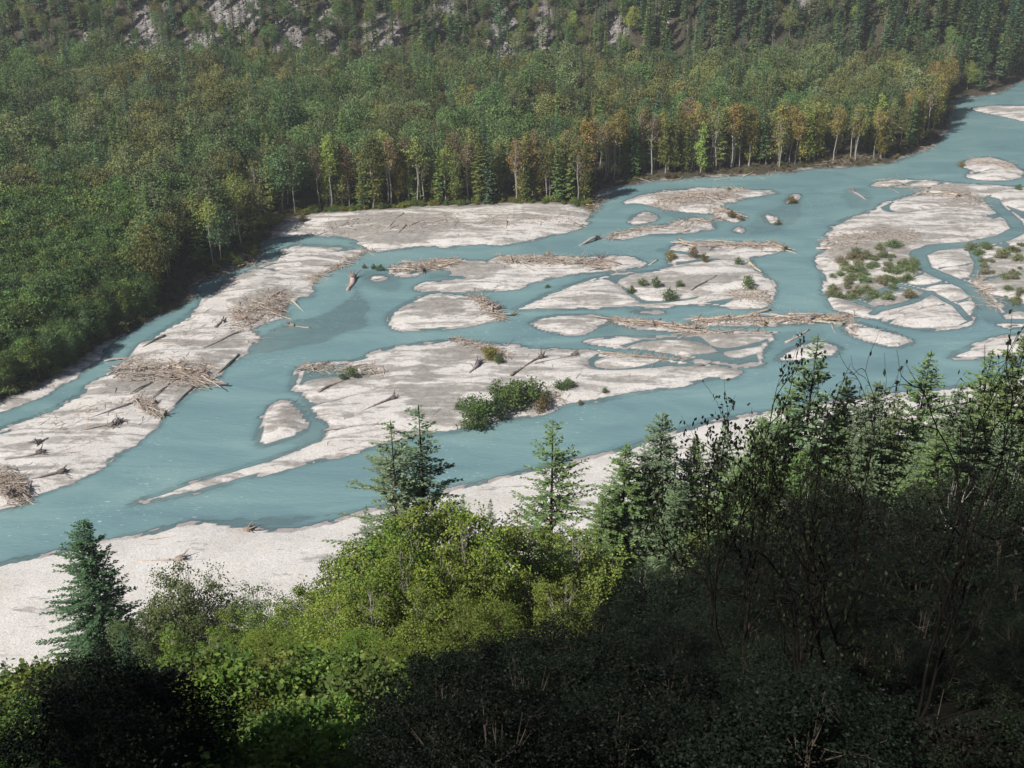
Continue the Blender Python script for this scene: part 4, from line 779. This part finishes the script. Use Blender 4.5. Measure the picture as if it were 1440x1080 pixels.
for px, py, h, v, tint, sx, lab, far in [
 (118, 735, 25, 0, FIR, 1.0, 'dense blue-green fir standing alone against the near beach', 1), (592, 578, 23, 1, PALE, 1.05, 'taller of the twin sparse conifers in front of the river', 1), (553, 600, 22, 1, PALE, 1.0, 'shorter of the twin sparse conifers in front of the river', 1), (777, 598, 21, 1, HEM, 1.0, 'open-branched conifer standing alone before the beach', 1),
 (650, 700, 18, 2, PALE, .7, 'slim young conifer just beyond the bright leafy crowns', 1), (690, 706, 18, 2, PALE, .7, 'second slim young conifer beyond the bright leafy crowns', 1), (515, 715, 17.5, 2, PALE, .75, 'slim conifer tip beside the twin conifers', 1), (848, 690, 18, 2, HEM, .9, 'short conifer leaning on the dense conifer group', 1), (882, 628, 20.5, 3, HEM, .95, 'leftmost spire of the dense conifer group', 1), (936, 585, 22, 3, PALE, 1.0, 'tallest spire of the dense conifer group', 1), (908, 640, 20, 2, PALE, 1, 'pale conifer under the tallest spire', 1), (978, 622, 20, 3, HEM, .95, 'bushy conifer right of the tallest spire', 1), (1020, 600, 20.5, 2, PALE, .9, 'thin conifer tip before the grey cobbles', 1),
 (960, 680, 20, 0, PALE, 1, 'silvery lower conifer in the dense group', 1), (860, 720, 18, 3, FIR, .9, 'shaded conifer at the foot of the dense group', 1), (1075, 590, 22, 3, HEM, 1.0, 'conifer behind the dark leafy shrub', 1), (1150, 480, 25, 2, PALE, 1.0, 'pale conifer reaching up before the sand islands', 1), (1190, 540, 24, 3, HEM, 1, 'green conifer behind the tall bare shrub', 1), (1115, 555, 23, 1, HEM, 1, 'lit conifer beside the pale one', 1), (1305, 500, 25, 3, HEM, .85, 'sunlit conifer spire between the two bare shrubs', 1), (1265, 560, 23, 2, HEM, 1, 'conifer filling the gap behind the bare shrub', 1), (1350, 545, 24, 3, PALE, 1, 'conifer left of the outer bare shrub', 1), (1395, 500, 25, 2, HEM, 1, 'conifer behind the outer bare shrub', 1), (1445, 480, 26, 3, HEM, 1, 'conifer cut off by the picture edge', 1), (1230, 600, 22, 0, PALE, 1, 'full conifer low behind the bare shrub', 1), (1330, 610, 22, 0, HEM, 1, 'full conifer low between the bare shrubs', 1), (1420, 600, 22, 0, PALE, 1, 'full conifer low near the picture edge', 1), (1130, 640, 20, 0, HEM, 1, 'full conifer below the leafy dark shrub', 1), (1085, 660, 19, 3, HEM, 1.2, 'broad conifer under the dark leafy shrub', 1), (1180, 590, 22, 0, HEM, 1.2, 'broad conifer in the middle of the lit stand', 1), (1285, 600, 22, 3, HEM, 1.2, 'broad yellowish conifer between the bare shrubs', 1), (1375, 590, 22.5, 0, HEM, 1.2, 'broad conifer beneath the outer bare shrub', 1), (1450, 560, 24, 3, HEM, 1.2, 'broad conifer overlapping the picture edge', 1), (1235, 545, 23.5, 3, PALE, 1.1, 'grey-green conifer tip among the bare twigs', 1), (1040, 660, 19, 3, PALE, 1.2, 'soft conifer between the dense group and the dark shrub', 1),
 (172, 888, 11, 2, FIR, .85, 'black shaded conifer spire in front of the lit fir', 0), (5, 930, 14, 2, PALE, .8, 'grey-green conifer at the corner of the near beach', 1)]:
    b, h2 = top_at(px, py, (45 if py > 880 and px > 100 else 122 if px < 100 else 100 if px < 200 else 106 if 'slim' in lab else 84 if px < 800 else 80 - 6 * (py > 660) if px < 1060 else 75 - 4 * (py > 540) - 6 * (py > 600)) + R.uniform(-3, 3)); plant(NEAR_C[v], 'conifer_tree', b, h2, jit(tint, .1), lab, 'conifer', 'conifers on the near hillside', sx=sx * (1.15 if px > 840 else 1.1))
OLV = (.12, .155, .05); SHADE_L = (.028, .043, .02)  # second-row leaf colour darkened to imitate deep shade
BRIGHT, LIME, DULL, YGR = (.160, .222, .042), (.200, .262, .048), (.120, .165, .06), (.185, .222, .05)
NB = [(590, 712, 63, 0, LIME), (640, 722, 63, 1, LIME), (545, 735, 62, 0, BRIGHT), (692, 728, 65, 1, BRIGHT), (742, 742, 66, 2, YGR), (795, 752, 68, 1, YGR), (500, 770, 62, 0, BRIGHT), (455, 790, 66, 2, BRIGHT), (415, 830, 74, 0, BRIGHT), (352, 828, 95, 3, DULL), (385, 850, 80, 1, BRIGHT), (325, 860, 92, 2, BRIGHT), (565, 770, 55, 1, BRIGHT), (622, 775, 55, 0, LIME), (682, 785, 56, 2, BRIGHT), (745, 805, 58, 0, BRIGHT), (470, 835, 56, 1, LIME), (525, 820, 52, 0, BRIGHT), (590, 835, 48, 2, BRIGHT), (650, 840, 48, 1, YGR), (430, 870, 58, 2, BRIGHT), (370, 890, 72, 0, LIME), (300, 890, 84, 1, BRIGHT),
      (262, 800, 100, 1, DULL), (225, 845, 98, 0, DULL), (285, 850, 98, 1, DULL), (245, 885, 92, 2, BRIGHT), (190, 870, 96, 1, DULL), (30, 960, 112, 3, YGR), (70, 930, 112, 1, BRIGHT), (195, 890, 104, 1, BRIGHT), (150, 915, 106, 2, YGR), (110, 930, 108, 0, BRIGHT), (5, 985, 110, 1, YGR), (835, 770, 72, 3, DULL), (880, 755, 86, 2, DULL), (1010, 728, 72, 1, YGR), (1055, 690, 74, 1, DULL), (700, 850, 48, 0, BRIGHT), (790, 820, 56, 1, YGR),
      (400, 910, 46, 1, BRIGHT), (450, 905, 42, 0, LIME), (500, 890, 42, 2, BRIGHT), (340, 925, 52, 0, BRIGHT), (290, 935, 60, 1, BRIGHT), (545, 900, 38, 1, BRIGHT), (425, 950, 34, 0, BRIGHT), (375, 965, 36, 1, YGR), (475, 950, 30, 1, BRIGHT), (325, 975, 38, 0, BRIGHT), (20, 1010, 60, 0, YGR), (55, 1000, 55, 1, BRIGHT),
      (1085, 650, 80, 1, DULL), (1175, 640, 80, 2, DULL), (1225, 625, 82, 1, OLV), (1320, 620, 80, 1, DULL), (1365, 615, 82, 2, OLV), (1455, 600, 82, 1, OLV), (1110, 690, 62, 0, SHADE_L), (1160, 680, 62, 1, SHADE_L), (1215, 690, 60, 2, SHADE_L), (1290, 680, 62, 0, SHADE_L), (1345, 675, 60, 1, SHADE_L), (1400, 665, 62, 0, SHADE_L), (1445, 660, 62, 1, SHADE_L), (1250, 710, 55, 1, SHADE_L), (1050, 740, 58, 0, SHADE_L), (900, 800, 56, 2, SHADE_L), (960, 790, 58, 1, SHADE_L), (930, 735, 86, 1, DULL), (970, 730, 86, 0, OLV)]
NB.sort(key=lambda t: t[0])
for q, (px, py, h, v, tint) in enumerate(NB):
    b, h2 = top_at(px, py, h); tn = {BRIGHT: 'bright green', LIME: 'lime green', DULL: 'dull green', YGR: 'yellow-green', OLV: 'olive green', SHADE_L: 'dark green'}[tint]
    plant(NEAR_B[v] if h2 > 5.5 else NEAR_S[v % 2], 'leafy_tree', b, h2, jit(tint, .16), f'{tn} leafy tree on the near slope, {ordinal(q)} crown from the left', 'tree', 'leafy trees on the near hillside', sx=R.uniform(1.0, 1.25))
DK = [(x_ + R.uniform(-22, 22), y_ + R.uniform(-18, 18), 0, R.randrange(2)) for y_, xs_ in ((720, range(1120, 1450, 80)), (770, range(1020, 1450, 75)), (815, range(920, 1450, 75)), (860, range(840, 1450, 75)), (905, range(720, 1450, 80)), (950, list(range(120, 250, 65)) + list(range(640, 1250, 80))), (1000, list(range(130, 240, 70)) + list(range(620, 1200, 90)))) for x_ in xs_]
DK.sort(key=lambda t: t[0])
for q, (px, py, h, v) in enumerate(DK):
    b, h2 = top_at(px, py, (48 if py < 735 else 42 if py < 780 else 36 if py < 830 else 29 if py < 880 else 22 if py < 930 else 15 if py < 980 else 11) + R.uniform(-2.5, 2.5)); plant(NEAR_S[v % 2], 'understory_tree', b, h2, jit((.009, .014, .008), .4), f'shaded leafy tree in the dark foreground, {ordinal(q)} from the left', 'understory tree', 'shaded trees in the foreground', sx=R.uniform(1.3, 1.8))  # near-black tint paints the foreground shade into the leaves

# nearly bare shrubs close to the viewer
def make_twiggy(seed, H, n_leaf, spread=.5, leaf=.115, depth=4):
    g = rg(seed); T, C = MB(), MB(); tips = []
    def grow(p, d, L_, r, k):
        n = 4; pts = [p]; dd = d.copy()
        for i in range(n): dd = unit(dd + g.normal(0, .22, 3) + [0, 0, .04]); pts.append(pts[-1] + dd * L_ / n)
        T.tube(pts, np.linspace(r, r * .62, n + 1), 5 if k > 2 else 3)
        if k == 0: tips.append((pts[-1], dd)); tips.append((pts[-3], dd)); return
        for _ in range(g.integers(2, 4) + (k > 3)):
            i = g.integers(2, n + 1); nd = unit(dd + g.normal(0, spread, 3)); grow(np.array(pts[i]), nd, L_ * g.uniform(.5, .78), r * .52, k - 1)
        grow(np.array(pts[-1]), unit(dd + g.normal(0, .15, 3)), L_ * .72, r * .6, k - 1)
    for s in range(2): grow(np.array([g.normal(0, .1), g.normal(0, .1), 0]), unit(np.array([g.normal(0, .12), g.normal(0, .12), 1.])), H * .36, H * .0085, depth)
    ix = g.choice(len(tips), n_leaf); P_ = np.array([tips[i][0] for i in ix]) + g.normal(0, .05, (n_leaf, 3)); d = unit(g.normal(0, 1, (n_leaf, 3)) + [0, 0, -.5]); wv = unit(np.cross(d, g.normal(0, 1, (n_leaf, 3))))
    C.cards(P_, d, wv, leaf * g.uniform(.7, 1.3, n_leaf), leaf * .6 * g.uniform(.7, 1.3, n_leaf))
    zmax = T.arrays()[0][:, 2].max(); return T, C, float(zmax)
TW = []
for i, (H, nl, sp) in enumerate([(8, 650, .42), (8, 420, .5), (7, 2600, .45)]):
    T, C, zm = make_twiggy(700 + i, H, nl, sp); TW.append(Kind('twiggy', T, C, M_LEAF, M_BARK_SHADE, zm))
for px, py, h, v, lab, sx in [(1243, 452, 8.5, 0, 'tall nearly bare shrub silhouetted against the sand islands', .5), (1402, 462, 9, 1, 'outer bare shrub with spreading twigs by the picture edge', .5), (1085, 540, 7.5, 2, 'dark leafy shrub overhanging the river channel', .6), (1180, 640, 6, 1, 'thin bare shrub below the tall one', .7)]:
    b, h2 = top_at(px, py, {0: 20, 1: 18, 2: 24}[v]); plant(TW[v], 'bare_shrub', b, h2, (.022, .030, .014), lab, 'shrub', 'bare shrubs near the viewer', sx=sx)  # leaf tint darkened to imitate shade on these shrubs
# fallen branches and a trunk in the shade
def near_pt(px, py, up=.3):
    h = hit(px, py); return np.array([h[0], h[1], h[2] + up])
def branch(name, pp, r0, r1, label, ups, cat='branch', k=7):
    p = np.array([near_pt(x, y, u_) for (x, y), u_ in zip(pp, ups)]); m_ = MB(); s = np.linspace(0, len(p) - 1, 14); q = np.stack([np.interp(s, range(len(p)), p[:, c]) for c in range(3)], 1) + NR.normal(0, .03, (14, 3))
    m_.tube(q, np.linspace(r0, r1, 14), k)
    for i in range(3, 13, 2):
        d = unit(NR.normal(0, 1, 3) + [0, 0, .4]); st = np.linspace(0, 1, 3)[:, None]; m_.tube(q[i] + d * st * NR.uniform(.4, 1.2), [r1 * .8, r1 * .5, r1 * .2], 4)
    tag(link(name, mesh(name, *m_.arrays(), M_BARK_D, True)), label, cat)
branch('fallen_branch', [(1275, 968), (1200, 946), (1120, 944), (1040, 958), (950, 985), (830, 1010)], .07, .02, 'long arching grey fallen branch in the dark foreground', [.3, .7, .9, .7, .4, .2])
branch('fallen_branch', [(1115, 1010), (1060, 975), (1020, 955)], .05, .02, 'short dark branch crossing under the arching one', [.2, .4, .6])
branch('fallen_branch', [(1290, 945), (1200, 925), (1110, 930)], .04, .015, 'thin twig lying above the arching branch', [.3, .5, .4])
branch('fallen_branch', [(1440, 1020), (1340, 1040), (1280, 1050)], .05, .02, 'pale fallen branch by the leaning trunk', [.2, .2, .2])
# ground plants of the shaded slope
items = []
for i in range(9000):
    x, y = R.uniform(-60, 70), 4 + 146 * R.random() ** 1.8
    if not -150 < proj(x, y, hz1(x, y))[0] < 1600 or samp(own, x, y) != 201: continue
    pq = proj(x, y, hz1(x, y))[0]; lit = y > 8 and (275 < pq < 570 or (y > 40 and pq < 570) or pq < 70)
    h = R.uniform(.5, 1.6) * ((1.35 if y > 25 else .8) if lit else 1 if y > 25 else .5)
    c = R.choice([(.105, .175, .035), (.13, .20, .04), (.15, .175, .045), (.085, .135, .035)]) if lit else R.choice([(.009, .014, .008), (.011, .011, .008), (.012, .018, .009)]) if y < 55 else R.choice([(.06, .09, .03), (.07, .07, .03), (.10, .13, .04)])  # tint carries the light: bright where sunlit, near-black where shaded
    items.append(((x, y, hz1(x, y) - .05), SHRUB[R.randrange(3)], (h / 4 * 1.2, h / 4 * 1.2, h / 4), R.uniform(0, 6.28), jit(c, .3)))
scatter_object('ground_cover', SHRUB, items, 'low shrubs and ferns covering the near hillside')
# forest on the hillside above the viewpoint, whose shade falls over the slope in front
items = []
for i in range(420):
    x, y = R.uniform(-120, 60), R.uniform(-120, 6)
    if math.hypot(x, y) < 7 or (y > -3 and x > -14): continue
    h = R.uniform(6, 9) + 15 * min(1, max(0, (x + 20) / 20)); items.append(((x, y, hz1(x, y) - .2), NEAR_C[R.randrange(4)], (h / 25 * 1.1, h / 25 * 1.1, h / 25), R.uniform(0, 6.28), jit(HEM, .2)))  # kept low on the left so sun reaches the slope there
for i in range(900):  # unseen trees right of the view, added to block sky light
    x, y = R.uniform(14, 85), R.uniform(-8, 48); h = R.uniform(20, 27); g = hz1(x, y)
    if proj(x - 7, max(y, 1), g + 2)[0] < 1640 or proj(x - 3, max(y, 1), g + h)[0] < 1640 or y < -3: continue
    if min([math.hypot(x - q[0][0], y - q[0][1]) for q in items]) < 4: continue
    items.append(((x, y, g - .2), NEAR_C[R.randrange(4)], (h / 25, h / 25, h / 25), R.uniform(0, 6.28), jit(HEM, .2)))
scatter_object('hillside_forest', NEAR_C, items, 'conifer forest above the viewpoint, with unseen trees added to shade the slope')

# ------------------------------------------------------------------ air of the valley
hv = np.array([[x, y, z] for z in (-4, 330) for y in (-200, 940) for x in (-820, 920)], float)
hf = np.array([[0, 2, 3, 1], [4, 5, 7, 6], [0, 1, 5, 4], [1, 3, 7, 5], [3, 2, 6, 7], [2, 0, 4, 6]])
m, nt, N, L = newmat('valley_haze'); pv = N('VolumePrincipled'); pv.inputs['Color'].default_value = (.86, .92, 1.0, 1); pv.inputs['Density'].default_value = 0.00011; pv.inputs['Anisotropy'].default_value = 0.0
o = N('OutputMaterial'); L(pv.outputs[0], o.inputs['Volume'])
tag(link('haze', mesh('haze', hv, hf, m)), 'thin bluish haze hanging in the valley air', kind='stuff')
